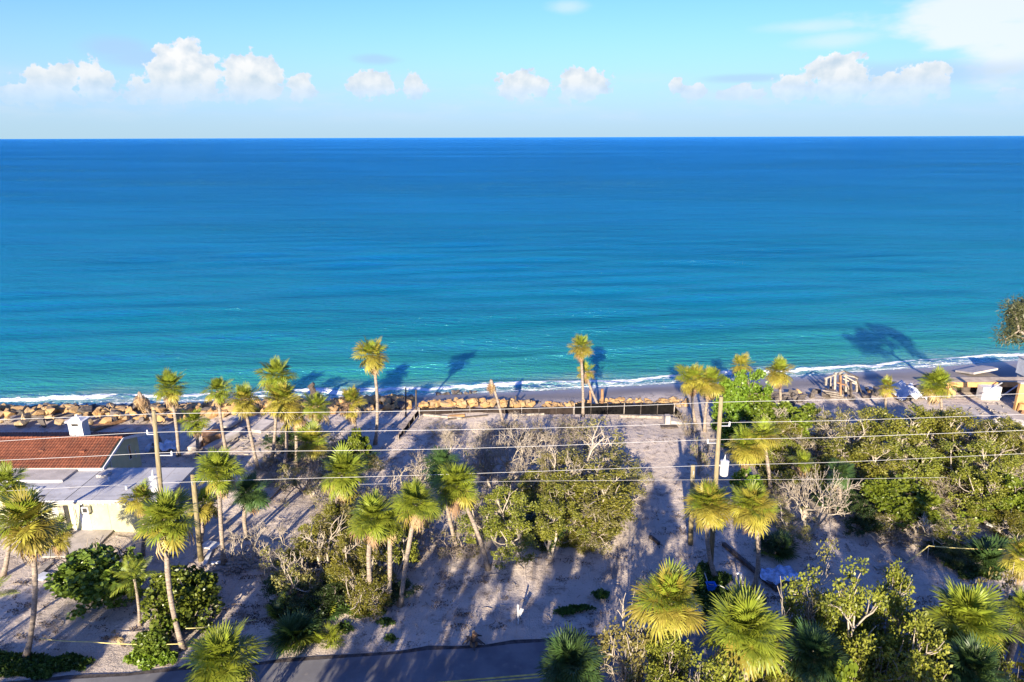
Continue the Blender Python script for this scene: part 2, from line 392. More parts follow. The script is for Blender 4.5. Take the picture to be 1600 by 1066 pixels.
def sandmat(T, b):
    g = T.n('ShaderNodeNewGeometry'); P = g.outputs['Position']
    sp = T.n('ShaderNodeSeparateXYZ'); T.put(sp.inputs[0], P)
    n1 = T.noise(P, 0.16, 5, 0.6); n2 = T.noise(P, 1.3, 5, 0.65); n3 = T.noise(P, 9, 4, 0.7)
    col = T.mix(T.rng(n1, 0.3, 0.7), (0.46, 0.385, 0.31), (0.58, 0.49, 0.40))
    col = T.mix(T.m('MULTIPLY', T.rng(n2, 0.5, 0.72), 0.35), col, (0.29, 0.24, 0.20))
    # dark rotted leaf and mud patches, with irregular edges
    lit = T.m('MULTIPLY', T.rng(n1, 0.40, 0.56), T.rng(T.m('ADD', T.m('MULTIPLY', n3, 0.6), T.m('MULTIPLY', n2, 0.5)), 0.57, 0.66))
    nb = T.noise(P, 0.33, 4, 0.6)
    earth = T.rng(T.m('ADD', nb, T.m('MULTIPLY', T.m('SUBTRACT', n2, 0.5), 0.5)), 0.52, 0.66)
    col = T.mix(T.m('MULTIPLY', earth, 0.5), col, (0.27, 0.21, 0.165))
    col = T.mix(T.m('MULTIPLY', lit, 0.8), col, (0.11, 0.085, 0.065))
    # grader and tyre tracks running from the road to the sea
    Q = T.v('MULTIPLY', T.v('ADD', P, (0, 0, 0)), (1, 0.05, 0))
    w = T.noise(Q, 1.6, 3, 0.6)
    tracks = T.rng(w, 0.54, 0.64)
    wet = T.rng(sp.outputs[2], -0.40, -0.85)
    col = T.mix(wet, col, (0.215, 0.19, 0.175))
    rough = T.rng(sp.outputs[2], -0.75, -1.15, 0.9, 0.35)
    h = T.m('ADD', T.m('ADD', T.m('MULTIPLY', n2, 0.55), T.m('MULTIPLY', n3, 0.25)), T.m('MULTIPLY', tracks, 0.12))
    h = T.m('MULTIPLY', h, T.m('SUBTRACT', 1.0, T.m('MULTIPLY', wet, 0.85)))
    pset(T, b, col=col, rough=rough, spec=0.25, nor=bump(T, h, 0.35, 0.9))
M['sand'] = mat('sand', sandmat)
def roadmat(T, b):
    P = T.n('ShaderNodeNewGeometry').outputs['Position']
    n = T.noise(P, 0.5, 5, 0.6); g = T.noise(P, 25, 4, 0.7); s = T.noise(P, 1.4, 4, 0.6)
    col = T.mix(T.rng(n, 0.3, 0.7), (0.125, 0.122, 0.125), (0.185, 0.18, 0.178))
    col = T.mix(T.m('MULTIPLY', T.rng(s, 0.58, 0.72), 0.35), col, (0.27, 0.24, 0.21))
    pset(T, b, col=col, rough=0.85, spec=0.25, nor=bump(T, g, 0.01))
M['road'] = mat('road', roadmat)
M['road_edge'] = simple('road_edge', (0.06, 0.05, 0.045), 0.9, 0.5, 2, 10, 0.05)
M['yellow_paint'] = simple('yellow_paint', (0.62, 0.45, 0.10), 0.7, 0.3, 2.5, 20, 0.003)

def seamat(T, b):
    g = T.n('ShaderNodeNewGeometry'); P = g.outputs['Position']
    at_ = T.n('ShaderNodeAttribute', attribute_name='shore').outputs['Fac']
    lg = T.m('LOGARITHM', T.m('ADD', T.m('MAXIMUM', at_, 0.0), 1.0), 10.0)            # 0..4.6
    big = T.noise(T.v('MULTIPLY', P, (0.012, 0.03, 0)), 1.0, 4, 0.55)
    lg2 = T.m('ADD', lg, T.m('MULTIPLY', T.m('SUBTRACT', big, 0.5), 0.55))
    x = T.m('DIVIDE', lg2, 4.2)
    col = T.ramp(x, [(0.0, (0.18, 0.21, 0.20)), (0.10, (0.09, 0.19, 0.17)), (0.22, (0.022, 0.19, 0.135)),
                     (0.36, (0.002, 0.125, 0.145)), (0.50, (0.0005, 0.098, 0.18)), (0.64, (0.0003, 0.080, 0.22)), (0.85, (0.0003, 0.076, 0.25))])
    # sand stirred up near the beach
    stir = T.noise(T.v('MULTIPLY', P, (0.07, 0.16, 0)), 1.0, 4, 0.6)
    sm = T.m('MULTIPLY', T.rng(stir, 0.52, 0.68), T.rng(at_, 9.0, 1.0))
    col = T.mix(T.m('MULTIPLY', sm, 0.55), col, (0.30, 0.31, 0.22))
    # foam: a torn line of broken water and lacy wash behind it
    e = T.noise(T.v('MULTIPLY', P, (0.11, 0.0, 0)), 1.0, 3, 0.6)
    ln = T.noise(T.v('MULTIPLY', P, (0.9, 1.6, 0)), 1.0, 6, 0.68)
    vor = T.n('ShaderNodeTexVoronoi', feature='DISTANCE_TO_EDGE'); T.put(vor.inputs['Vector'], T.v('ADD', P, T.v('MULTIPLY', T.noise(P, 0.8, 3, col=True), (1.6, 1.6, 0))))
    vor.inputs['Scale'].default_value = 0.9
    off = T.m('ADD', at_, T.m('MULTIPLY', T.m('SUBTRACT', e, 0.5), 5.0))
    line = T.m('SUBTRACT', 1.0, T.m('ABSOLUTE', T.m('DIVIDE', T.m('SUBTRACT', off, 2.2), 0.78)))
    line = T.m('MULTIPLY', line, T.rng(e, 0.34, 0.48, 0.25, 1.0))
    foam = T.rng(T.m('ADD', line, T.m('MULTIPLY', T.m('SUBTRACT', ln, 0.5), 1.5)), 0.18, 0.55)
    lace = T.m('MULTIPLY', T.rng(vor.outputs[0], 0.10, 0.02), T.m('MULTIPLY', T.rng(at_, 4.5, 0.2), T.rng(ln, 0.42, 0.6)))
    sw = T.rng(T.m('ABSOLUTE', T.m('ADD', T.m('SUBTRACT', at_, 0.25), T.m('MULTIPLY', T.m('SUBTRACT', ln, 0.5), 0.9))), 0.22, 0.05)
    fo = T.m('MAXIMUM', foam, T.m('MAXIMUM', T.m('MULTIPLY', lace, 0.7), T.m('MULTIPLY', sw, 0.6)))
    col = T.mix(fo, col, (0.80, 0.82, 0.82))
    # waves: swell, chop, ripples
    d = T.v('SUBTRACT', P, (0, 0, 30)); dist = T.v('LENGTH', d)
    r1 = T.v('MULTIPLY', T.v('ADD', P, T.v('MULTIPLY', T.noise(P, 0.05, 2, col=True), (8, 8, 0))), (0.10, 0.34, 0))
    h1 = T.noise(r1, 1.0, 3, 0.55)
    r2 = T.n('ShaderNodeMapping'); T.put(r2.inputs['Vector'], P); r2.inputs['Rotation'].default_value = (0, 0, 0.30); r2.inputs['Scale'].default_value = (0.35, 1.05, 0)
    h2 = T.noise(r2.outputs[0], 1.0, 4, 0.6)
    r3 = T.n('ShaderNodeMapping'); T.put(r3.inputs['Vector'], P); r3.inputs['Rotation'].default_value = (0, 0, -0.25); r3.inputs['Scale'].default_value = (1.1, 2.8, 0)
    h3 = T.noise(r3.outputs[0], 1.0, 3, 0.6)
    r0 = T.n('ShaderNodeMapping'); T.put(r0.inputs['Vector'], P); r0.inputs['Rotation'].default_value = (0, 0, 0.12); r0.inputs['Scale'].default_value = (0.022, 0.085, 0)
    h0 = T.noise(r0.outputs[0], 1.0, 5, 0.6)
    h = T.m('ADD', T.m('ADD', T.m('ADD', T.m('MULTIPLY', h0, 6.0), T.m('MULTIPLY', h1, 2.1)), T.m('MULTIPLY', h2, 2.0)), T.m('MULTIPLY', h3, 0.9))
    gust = T.noise(T.v('MULTIPLY', P, (0.006, 0.016, 0)), 1.0, 4, 0.6)      # cat's paws: rougher and calmer water
    h = T.m('MULTIPLY', h, T.rng(gust, 0.32, 0.68, 0.6, 1.0))
    h = T.m('MULTIPLY', h, T.rng(at_, 20, 600, 0.80, 1.8))
    gust2 = T.noise(T.v('MULTIPLY', P, (0.0009, 0.0035, 0)), 1.0, 5, 0.62)
    h = T.m('MULTIPLY', h, T.rng(gust2, 0.36, 0.64, 0.6, 1.25))
    nrm = bump(T, h, 1.0, 1.0)
    pset(T, b, col=col, rough=0.6, spec=0.0, nor=nrm)
    # a choppy sea never mirrors more than about a third of the low sky
    fr = T.n('ShaderNodeFresnel'); fr.inputs['IOR'].default_value = 1.33; T.put(fr.inputs['Normal'], nrm)
    gl = T.n('ShaderNodeBsdfGlossy'); gl.inputs['Roughness'].default_value = 0.20; gl.inputs['Color'].default_value = (0.25, 0.84, 1.0, 1); T.put(gl.inputs['Normal'], nrm)
    mx = T.n('ShaderNodeMixShader')
    T.put(mx.inputs[0], T.m('MULTIPLY', T.m('MINIMUM', T.m('ADD', 0.03, T.m('MULTIPLY', fr.outputs[0], 1.25)), 0.75), T.m('SUBTRACT', 1.0, fo)))
    T.nt.links.new(b.outputs[0], mx.inputs[1]); T.nt.links.new(gl.outputs[0], mx.inputs[2])
    return mx.outputs[0]
M['sea'] = mat('sea', seamat)


# ------------------------------------------------------------------ ground, road, sea
def grid_mesh(name, xs, ys, zf, m, smooth=True):
    X, Y = np.meshgrid(xs, ys); Z = zf(X, Y)
    V = np.stack([X.ravel(), Y.ravel(), Z.ravel()], 1); nx, ny = len(xs), len(ys)
    i = np.arange(nx * ny).reshape(ny, nx)
    Fc = np.stack([i[:-1, :-1].ravel(), i[:-1, 1:].ravel(), i[1:, 1:].ravel(), i[1:, :-1].ravel()], 1)
    return mesh(name, V, Fc, m, smooth)

xs = np.concatenate([np.linspace(-400, -90, 24)[:-1], np.arange(-90, 100, 0.3), np.linspace(100, 400, 24)])
ysg = np.concatenate([np.linspace(-300, 20, 24)[:-1], np.arange(20, 100, 0.3), np.linspace(100, 190, 30)])
g = obj('sand_ground', grid_mesh('sand_ground', xs, ysg, lambda X, Y: hgt(X, Y) - 0.02 + 0.0 * X, M['sand'])); g['kind'] = 'structure'

def strip(name, off0, off1, z, m, x0=-130, x1=130, parent=None, wob=0.0):
    n = 150; V = []; Fc = []
    for i in range(n + 1):
        x = x0 + (x1 - x0) * i / n; yc = 32.28 + 0.108 * x + 0.0
        w0 = wob * (math.sin(x * 0.9) + 0.6 * math.sin(x * 2.3 + 1) + 0.5 * math.sin(x * 5.1 + 2)) if wob else 0
        V += [(x, yc + off0, z), (x, yc + off1 + w0, z)]
        if i: k = 2 * i; Fc.append((k - 2, k, k + 1, k - 1))
    o = obj(name, mesh(name, V, Fc, m), parent); return o
edge = strip('road_shoulder', -3.3, 3.02, 0.03, M['road_edge'], wob=0.10); edge['kind'] = 'structure'
rd = strip('road', -2.9, 2.72, 0.036, M['road'], wob=0.05); rd['kind'] = 'structure'
for a, b_ in ((0.05, 0.17), (-0.19, -0.07)):
    strip('yellow_line', a, b_, 0.041, M['yellow_paint'], parent=rd)

sxs = np.concatenate([-np.geomspace(130, 90000, 40)[::-1], np.arange(-128, 130, 1.0), np.geomspace(130, 90000, 40)])
sys_ = np.concatenate([np.arange(60, 260, 0.8), np.geomspace(260, 90000, 120)])
_sw = [(2 * math.pi / random.uniform(9, 26), random.gauss(0.08, 0.22), random.uniform(0, 6.28), random.uniform(.02, .06)) for _ in range(14)]
def seaz(X, Y):
    z = 0 * X
    for k, a, p, am in _sw: z = z + am * np.sin(k * (X * math.sin(a) + Y * math.cos(a)) + p)
    D = Y - shore(X)
    fade = np.clip((D - 1) / 15, 0, 1) * np.clip((250 - Y) / 60, 0, 1) * np.clip((125 - np.abs(X)) / 25, 0, 1)
    crest = 0.42 * np.exp(-((D - 2.6 + 1.2 * np.sin(X * 0.13)) / 0.9) ** 2) * (0.55 + 0.45 * np.sin(X * 0.21 + 1)) * np.clip((125 - np.abs(X)) / 25, 0, 1)
    crest2 = 0.16 * np.exp(-((D - 14 - 2.5 * np.sin(X * 0.06)) / 1.8) ** 2) * np.clip((125 - np.abs(X)) / 25, 0, 1)
    return -1.2 + z * fade + crest + crest2
sea_me = grid_mesh('sea', sxs, sys_, seaz, M['sea'])
co = np.empty(len(sea_me.vertices) * 3, np.float32); sea_me.vertices.foreach_get('co', co); co = co.reshape(-1, 3)
at_ = sea_me.attributes.new('shore', 'FLOAT', 'POINT'); at_.data.foreach_set('value', (co[:, 1] - shore(co[:, 0])).astype(np.float32))
sea = obj('sea', sea_me); sea['kind'] = 'structure'


# ------------------------------------------------------------------ rocks
def rock_me(name, m, seed, n=15):
    r = random.Random(seed); bm = bmesh.new()
    for _ in range(n):
        v = Vector((r.gauss(0, 1), r.gauss(0, 1), r.gauss(0, 1))).normalized()
        q = max(abs(v.x), abs(v.y), abs(v.z)); v = v.lerp(v / q, 0.45)
        bm.verts.new((v.x * 0.5, v.y * 0.40 * r.uniform(.8, 1.1), v.z * 0.32))
    bmesh.ops.convex_hull(bm, input=bm.verts)
    bmesh.ops.delete(bm, geom=[v for v in bm.verts if not v.link_faces], context='VERTS')
    bmesh.ops.bevel(bm, geom=bm.edges[:], offset=0.014, segments=1, affect='EDGES')
    me = bpy.data.meshes.new(name); bm.to_mesh(me); bm.free(); me.materials.append(m); return me
ROCKS = {k: [rock_me('rock', M[k], 10 * j + i, 14 + i % 5) for i in range(7)] for j, k in enumerate(('rock_tan', 'rock_pale', 'rock_dark'))}
def revetment(label, spots, group='stone revetments along the shore'):
    c = np.mean([s[:3] for s in spots], 0); t = thing('rock_revetment', label, 'rock wall', (c[0], c[1], 0), 0, group)
    for (x, y, z, s, k) in spots:
        obj('rock', random.choice(ROCKS[k]), t, (x - c[0], y - c[1], z), (random.uniform(-.4, .4), random.uniform(-.4, .4), random.uniform(0, 6.28)),
            (s * random.uniform(.85, 1.35), s * random.uniform(.8, 1.1), s * random.uniform(.8, 1.2)))
def spots(px0, px1, w, s0, s1, n, kinds, crest=0.45, dy=0.0):
    out = []; xa, xb = px0, px1
    for i in range(n):
        x = random.uniform(xa, xb); v = random.random(); y = float(toe(x)) + dy + v * w
        z = float(hgt(x, y)) + crest * math.sin(math.pi * (0.15 + 0.75 * v)) + random.uniform(-.1, .12)
        out.append((x, y, z, random.uniform(s0, s1), random.choice(kinds)))
    return out
revetment('large tumbled limestone boulders at the waterline beyond the tile roofed house',
          spots(-66, -35.5, 6.2, 0.7, 1.5, 228, ['rock_pale'] * 4 + ['rock_tan'] * 4 + ['rock_dark'] * 2, 0.9, -2.2) + spots(-66, -36, 2.6, 0.8, 1.6, 70, ['rock_dark'], 0.1, 3.6))
revetment('orange and dark boulders at the shore behind the cluster of ragged palms',
          spots(-35.5, -11.5, 4.8, 0.9, 1.7, 215, ['rock_tan'] * 4 + ['rock_dark'], 0.6, -0.3))
revetment('narrow row of neatly packed tan rocks behind the black fabric fence',
          spots(-11, 2.2, 2.4, 0.7, 1.25, 105, ['rock_tan'] * 4 + ['rock_pale'], 0.35, -0.7) + spots(-11, 3.5, 1.0, 0.5, 0.9, 30, ['rock_dark'], 0.0, 2.0))
revetment('small flat orange rocks half buried in sand near the end of the black fence',
          spots(3.4, 9.5, 2.4, 0.5, 1.0, 48, ['rock_tan'], 0.12, -0.6) + spots(10, 21, 3.0, 0.5, 1.1, 75, ['rock_tan'] * 2 + ['rock_pale'], 0.08, -0.5))
revetment('dark wet boulders on the beach below the wrecked timber frame',
          spots(23, 53, 4.5, 0.7, 1.5, 100, ['rock_dark'] * 4 + ['rock_tan'], 0.3, -2.0))
gx = [(-9.2 + i * 0.55, 81.0 + i * .05 + random.uniform(-.3, .3), -1.15, random.uniform(.6, 1.1), 'rock_dark') for i in range(9)]
revetment('low dark rocks awash in the foam beyond the tan rock row', gx)


# ------------------------------------------------------------------ palms
def frond_me(name, m, seed, droop=0.5, fold=0.18, n=27, spread=138, dead=False):
    r = random.Random(seed); V = []; Fc = []
    pl = 0.36
    def pet(s): return Vector((s, 0, 0.10 * s - 0.16 * droop * max(0, s) ** 2))
    w = 0.011                                     # petiole: three-sided bar
    for s in (0.0, pl):
        p = pet(s)
        V += [p + Vector((0, w, 0)), p + Vector((0, -w, 0)), p + Vector((0, 0, -w * 1.4))]
    Fc += [(0, 1, 4, 3), (1, 2, 5, 4), (2, 0, 3, 5)]
    for i in range(n):
        t = -1 + 2 * (i + 0.5) / n; th = math.radians(t * spread + r.uniform(-3, 3))
        s0 = pl + 0.26 * (1 - abs(t)) ** 1.2
        o = pet(s0); L = (0.62 - 0.17 * abs(t)) * r.uniform(0.85, 1.08)
        dr = droop * r.uniform(0.7, 1.3)
        d = Vector((math.cos(th), math.sin(th), 0)); q = Vector((-d.y, d.x, 0))
        def P(u):
            z = fold * abs(math.sin(th)) * u * L - dr * (u ** 2.2) * L * 0.75 - 0.16 * droop * ((s0 + d.x * u * L) ** 2 - s0 ** 2) * 0.6
            return o + d * (u * L * (1 - 0.18 * dr * u)) + Vector((0, 0, z))
        tw = r.uniform(-.35, .35); k = len(V)
        wm, wn = 0.027, 0.017
        a, b_, c, e = P(0.02), P(0.5), P(0.8), P(1.0)
        up = Vector((0, 0, 1))
        V += [a, b_ + q * wm + up * tw * wm, b_ - q * wm - up * tw * wm, c + q * wn - up * tw * wn, c - q * wn + up * tw * wn, e]
        Fc += [(k, k + 2, k + 1), (k + 1, k + 2, k + 4, k + 3), (k + 3, k + 4, k + 5)]
    return mesh(name, V, Fc, m)
FR = {}
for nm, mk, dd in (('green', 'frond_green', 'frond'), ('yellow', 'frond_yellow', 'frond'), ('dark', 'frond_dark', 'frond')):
    FR[nm] = [frond_me(dd, M[mk], 3 + i, dr, fo) for i, (dr, fo) in enumerate(((0.12, 0.25), (0.3, 0.2), (0.55, 0.12), (0.3, 0.3)))]
FR['dead'] = [frond_me('dead_frond', M['frond_dead'], 40 + i, dr, 0.05, 16, 62) for i, dr in enumerate((0.9, 1.2))]

def trunk_pts(B, T, bow, n=9):
    B, T = Vector(B), Vector(T); c = (B + T) / 2 + Vector((bow, 0, 0)); P = []
    for i in range(n):
        t = i / (n - 1); P.append(B * (1 - t) ** 2 + c * 2 * t * (1 - t) + T * t * t)
    return P

PALM_LOG = []
def palm(label, crown, base, rpx, style='green', n=34, dead=5, bow=0.0, tr=0.15, group='cabbage palms', low=-48, droopy=False):
    if isinstance(base, (int, float)):
        Y = float(base); Cw = aty(*crown, Y); B = np.array([Cw[0] + random.uniform(-.4, .4), Y, 0.0]); B[2] = hgt(B[0], B[1])
    else:
        B = gpt(*base); Cw = aty(*crown, B[1])
    R = rpx / F * depth(Cw); sc = R / 1.10
    B[2] -= 0.08
    t = thing('palm_tree', label, 'palm tree', B, 0, group); n = int(n * 1.2)
    PALM_LOG.append((label[:40], round(Cw[2], 1), round(R, 2)))
    top = Vector(Cw - B); r = random.Random(label)
    tp = top + Vector((0, 0, -0.10 * R))
    if tp.z > 0.5:
        pts = trunk_pts((0, 0, 0), tp, bow); mb = MB()
        rad = [tr * (1.55 if i == 0 else 1.12 if i == 1 else 1.0) * (1 + r.uniform(-.07, .07)) for i in range(len(pts))]
        rad[-1] *= 1.25; rad[-2] *= 1.15
        mb.tube(pts, rad, 9); mb.obj('trunk', M['palm_trunk'], t, smooth=True)
    ga = r.uniform(0, 6.28)
    for i in range(n):
        u = (i + 0.5) / n                                   # 0 young and upright .. 1 old and hanging
        el = math.radians(82 + (low - 82) * u ** 0.85 + r.uniform(-16, 16)); az = ga + i * 2.39996 + r.uniform(-.5, .5)
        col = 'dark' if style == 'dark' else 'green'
        if style == 'green' and u > 0.72 and r.random() < 0.55: col = 'yellow'
        if style in ('green', 'yellow') and u > 0.86 and r.random() < 0.4: col = 'dead'
        if style == 'yellow' and (u > 0.5 or r.random() < 0.3): col = 'yellow'
        if style == 'dry': col = 'yellow' if r.random() < .55 else ('dead' if u > .4 else 'green')
        k = 0 if u < 0.3 else (1 if u < .6 else 2)
        if u > 0.25 and r.random() < .25: k = 3
        me = FR[col][k % len(FR[col])]
        s = (1.15 if r.random() < .15 else 1.0) * sc * r.uniform(0.80, 1.12) * (0.8 + 0.25 * min(1, u * 2.5))
        obj('frond' if col != 'dead' else 'dead_frond', me, t, top + Vector((math.cos(az) * .05, math.sin(az) * .05, 0.05 - u * 0.25)) * 1.0,
            Euler((r.uniform(-.35, .35), -el, az), 'XYZ'), (s, s, s))
    dead = int(dead * 1.5)
    for i in range(dead):
        az = ga + i * 6.283 / max(1, dead) + r.uniform(-.4, .4); el = math.radians(r.uniform(-82, -52)); s = sc * r.uniform(.75, 1.05)
        obj('dead_frond', r.choice(FR['dead']), t, top + Vector((0, 0, -0.25 - r.random() * .3)), Euler((r.uniform(-.4, .4), -el, az), 'XYZ'), (s, s, s))
    return t

def snag(label, head, base, rpx, group='storm killed palm snags'):
    B = gpt(*base); Cw = aty(*head, B[1]); R = rpx / F * depth(Cw)
    t = thing('dead_palm', label, 'dead palm', B, 0, group); top = Vector(Cw - B)
    MB().tube(trunk_pts((0, 0, -.1), top, 0.2), [.2, .17, .15, .15, .15, .14, .14, .15, .16], 8).obj('trunk', M['palm_trunk'], t, smooth=True)
    r = random.Random(label)
    for i in range(11):
        az = i * 2.4 + r.uniform(-.3, .3); s = R * r.uniform(.8, 1.15)
        obj('dead_frond', r.choice(FR['dead']), t, top + Vector((0, 0, .1)), Euler((r.uniform(-.4, .4), math.radians(r.uniform(50, 85)), az)), (s, s, s))

PALMS = [
 ('tall palm with clean trunk, first right of the dead snag near the house', (265, 604), (279, 712), 29, 'green', 30, 6),
 ('small crowned palm second right of the house, slim straight trunk', (340, 609), (353, 703), 24, 'green', 28, 4),
 ('palm with right leaning bent trunk and ragged yellowing crown', (381, 624), (403, 733), 27, 'yellow', 28, 6),
 ('short stubby palm in front of the boulders with broken timber behind', (304, 658), (308, 712), 22, 'green', 26, 5),
 ('full round palm right behind the short cut pole by the house', (342, 735), (350, 881), 38, 'green', 38, 6),
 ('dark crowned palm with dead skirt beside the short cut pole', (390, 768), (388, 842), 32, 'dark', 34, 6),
 ('shaggy palm at the right end of the yellow wall behind the short pole', (318, 785), (312, 850), 30, 'yellow', 26, 8),
 ('small palm by the flat roof corner left of the utility pole', (222, 778), (222, 868), 27, 'yellow', 28, 8),
 ('front left palm with tall curved bare trunk and shaggy crown', (45, 815), (39, 1030), 54, 'yellow', 44, 10),
 ('bright green palm crown at the left edge behind the shaggy palm', (8, 757), (4, 900), 36, 'green', 30, 4),
 ('leaning palm half hidden behind the front left shaggy palm', (86, 832), (110, 915), 30, 'yellow', 26, 8),
 ('tall straight front palm rising through the sea grape beside the pole', (262, 812), (287, 1014), 47, 'green', 44, 12),
 ('big palm crown at the bottom edge left of the road, dead twigs beneath', (345, 1030), 29.3, 56, 'green', 40, 5),
 ('palm with tufted high crown standing over the ragged cluster left of centre', (431, 586), (424, 722), 30, 'green', 32, 5),
 ('broad yellowing palm in the ragged cluster, crown below the tufted one', (440, 624), (441, 738), 33, 'yellow', 32, 8),
 ('olive palm at the right side of the ragged cluster', (494, 634), (495, 743), 25, 'green', 28, 7),
 ('dying palm with brown skirt hanging before the orange rocks', (549, 628), (551, 708), 27, 'dry', 26, 12),
 ('lower palm with round crown in front of the ragged cluster', (486, 690), (479, 766), 30, 'yellow', 36, 5),
 ('yellow brown palm at the left back of the ragged cluster', (463, 650), (463, 735), 24, 'dry', 24, 8),
 ('lone tall palm against the water left of centre with one hanging dead frond', (581, 553), (586, 694), 29, 'yellow', 30, 4),
 ('mid lot palm crown with yellow skirt, left of the grey twig bush', (536, 738), (520, 850), 40, 'green', 40, 8),
 ('dark green palm crown peeking behind the brightest mid lot palm', (690, 727), (715, 859), 32, 'dark', 32, 3),
 ('brightest full mid lot palm with leaning trunk beside the tan sand', (712, 757), (763, 890), 41, 'green', 42, 5),
 ('round mid lot palm left of the brightest one, trunk base by the berm', (651, 785), (625, 946), 38, 'green', 40, 6),
 ('mid lot palm over the scrub with stout trunk by the road verge', (582, 808), (587, 957), 40, 'green', 40, 6),
 ('thick booted palm trunk with small crown between two mid lot palms', (608, 815), (607, 946), 28, 'green', 24, 8),
 ('tallest sea front palm, taller of the twin trunks at the fence', (907, 541), (911, 650), 20, 'yellow', 26, 6),
 ('shorter leaning palm of the twin trunks at the fence', (914, 580), (938, 640), 17, 'dry', 22, 8),
 ('yellow tufted palm at the end of the black fence, left of a pair', (1083, 592), (1087, 663), 27, 'yellow', 34, 9),
 ('yellow tufted palm at the end of the black fence, right of a pair', (1111, 596), (1101, 674), 26, 'yellow', 34, 9),
 ('palm crown rising behind the bright broadleaf tree by the right pole', (1158, 570), (1160, 655), 20, 'yellow', 26, 5),
 ('round palm with brown skirt against the surf right of the broadleaf tree', (1217, 580), (1220, 665), 23, 'yellow', 34, 8),
 ('left ball shaped palm of the bright pair on the sand, dark twin trunks', (1108, 787), (1119, 903), 39, 'yellow', 50, 6),
 ('right ball shaped palm of the bright pair with orange fringe', (1175, 790), (1178, 920), 39, 'yellow', 50, 10),
 ('yellow green palm just right of the right utility pole', (1165, 697), (1168, 775), 32, 'yellow', 36, 8),
 ('tilted yellow palm between the right pole palm and bare limbs', (1192, 678), (1205, 770), 30, 'yellow', 34, 8),
 ('palm with dense crown left of the ruined deck', (1465, 601), (1465, 668), 28, 'green', 36, 8),
 ('small yellow palm beside the white tarp', (1386, 604), (1386, 650), 17, 'dry', 24, 5),
 ('scrubby little palm under the bare pale limbs at right', (1256, 722), (1254, 775), 20, 'green', 24, 6),
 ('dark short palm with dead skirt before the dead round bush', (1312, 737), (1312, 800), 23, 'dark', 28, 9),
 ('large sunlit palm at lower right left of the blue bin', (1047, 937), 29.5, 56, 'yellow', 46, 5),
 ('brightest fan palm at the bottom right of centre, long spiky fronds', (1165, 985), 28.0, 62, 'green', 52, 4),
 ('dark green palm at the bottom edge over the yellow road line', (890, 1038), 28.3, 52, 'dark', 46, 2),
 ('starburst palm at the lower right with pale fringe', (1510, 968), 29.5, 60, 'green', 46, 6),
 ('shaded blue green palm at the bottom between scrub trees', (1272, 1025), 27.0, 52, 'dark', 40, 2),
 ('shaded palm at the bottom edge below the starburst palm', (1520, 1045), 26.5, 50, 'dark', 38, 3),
 ('palm cut by the right edge above the scrub, yellow fringe', (1598, 868), 33.0, 34, 'yellow', 30, 5),
 ('green palm fronds at the right edge beside leafy twigs', (1602, 952), 29.5, 36, 'green', 28, 3),
]
for p in PALMS:
    palm(*p, bow=random.uniform(-.9, .9) if p[0][:10] != 'front left' else 0.9)
snag('broken palm snag with drooping grey head leaning behind the left pole', (217, 613), (250, 690), 30)
snag('headless looking dead palm with drooping tan fronds left of the black fence middle', (767, 594), (787, 664), 22)
print('PALMS', PALM_LOG)

# fan palmettos growing from the ground
def palmetto(label, px, py, rpx, style, n=22):
    B = gpt(px, py); R = rpx / F * depth(B); r = random.Random(label)
    t = thing('palmetto', label, 'palmetto', B, 0, 'saw palmettos')
    for i in range(n):
        az = i * 2.4; el = math.radians(r.uniform(10, 80)); s = R * r.uniform(.75, 1.1)
        k = style if r.random() < .85 else 'green'
        obj('frond', r.choice(FR[k]), t, (r.uniform(-.5, .5) * R * .5, r.uniform(-.5, .5) * R * .5, 0.0), Euler((0, -el, az)), (s, s, s))
palmetto('dark palmetto clump at the road verge left of centre', 462, 1000, 42, 'dark', 40)
palmetto('yellowing palmetto fan beside the dark clump', 507, 1005, 28, 'green', 14)
palmetto('dark palmetto under the scrub behind the verge', 505, 960, 34, 'dark', 26)
palmetto('shaded palmetto left of the dark verge clump at its seaward side', 440, 965, 30, 'dark', 20)
palmetto('dull palmetto beneath the bottom right scrub', 1330, 1040, 50, 'dark', 26)
palmetto('dark palmetto right of the ball shaped palms', 1212, 865, 34, 'dark', 30)
palmetto('dark palmetto at the far right under the hanging rope', 1545, 885, 46, 'dark', 34)
palmetto('olive palmetto beside the twig thicket in mid lot', 690, 745, 30, 'dark', 20)

# feather palms (young coconut): pinnate leaves
def feather_me(seed):
    r = random.Random(seed); V = []; Fc = []
    def sp(u): return Vector((u, 0, 0.35 * u - 0.62 * u * u))
    k = 0
    for i in range(7):
        p = sp(i / 6); w = .012 * (1 - i / 7)
        V += [p + Vector((0, w, 0)), p - Vector((0, w, 0))]
        if i: Fc.append((2 * i - 2, 2 * i - 1, 2 * i + 1, 2 * i))
    for i in range(20):
        u = 0.18 + 0.8 * i / 19; L = 0.34 * math.sin(math.pi * (0.15 + 0.8 * u)) + .05
        for sd in (-1, 1):
            o = sp(u); d = Vector((0.55, sd * 0.85, -0.35 + r.uniform(-.15, .15))).normalized(); e = o + d * L; mI = o + d * L * .5 + Vector((0, 0, .04))
            k = len(V); V += [o, mI + Vector((.016, 0, 0)), mI - Vector((.016, 0, 0)), e]; Fc += [(k, k + 1, k + 3, k + 2)]
    return mesh('feather_frond', V, Fc, M['frond_green'])
FEA = [feather_me(i) for i in range(3)]
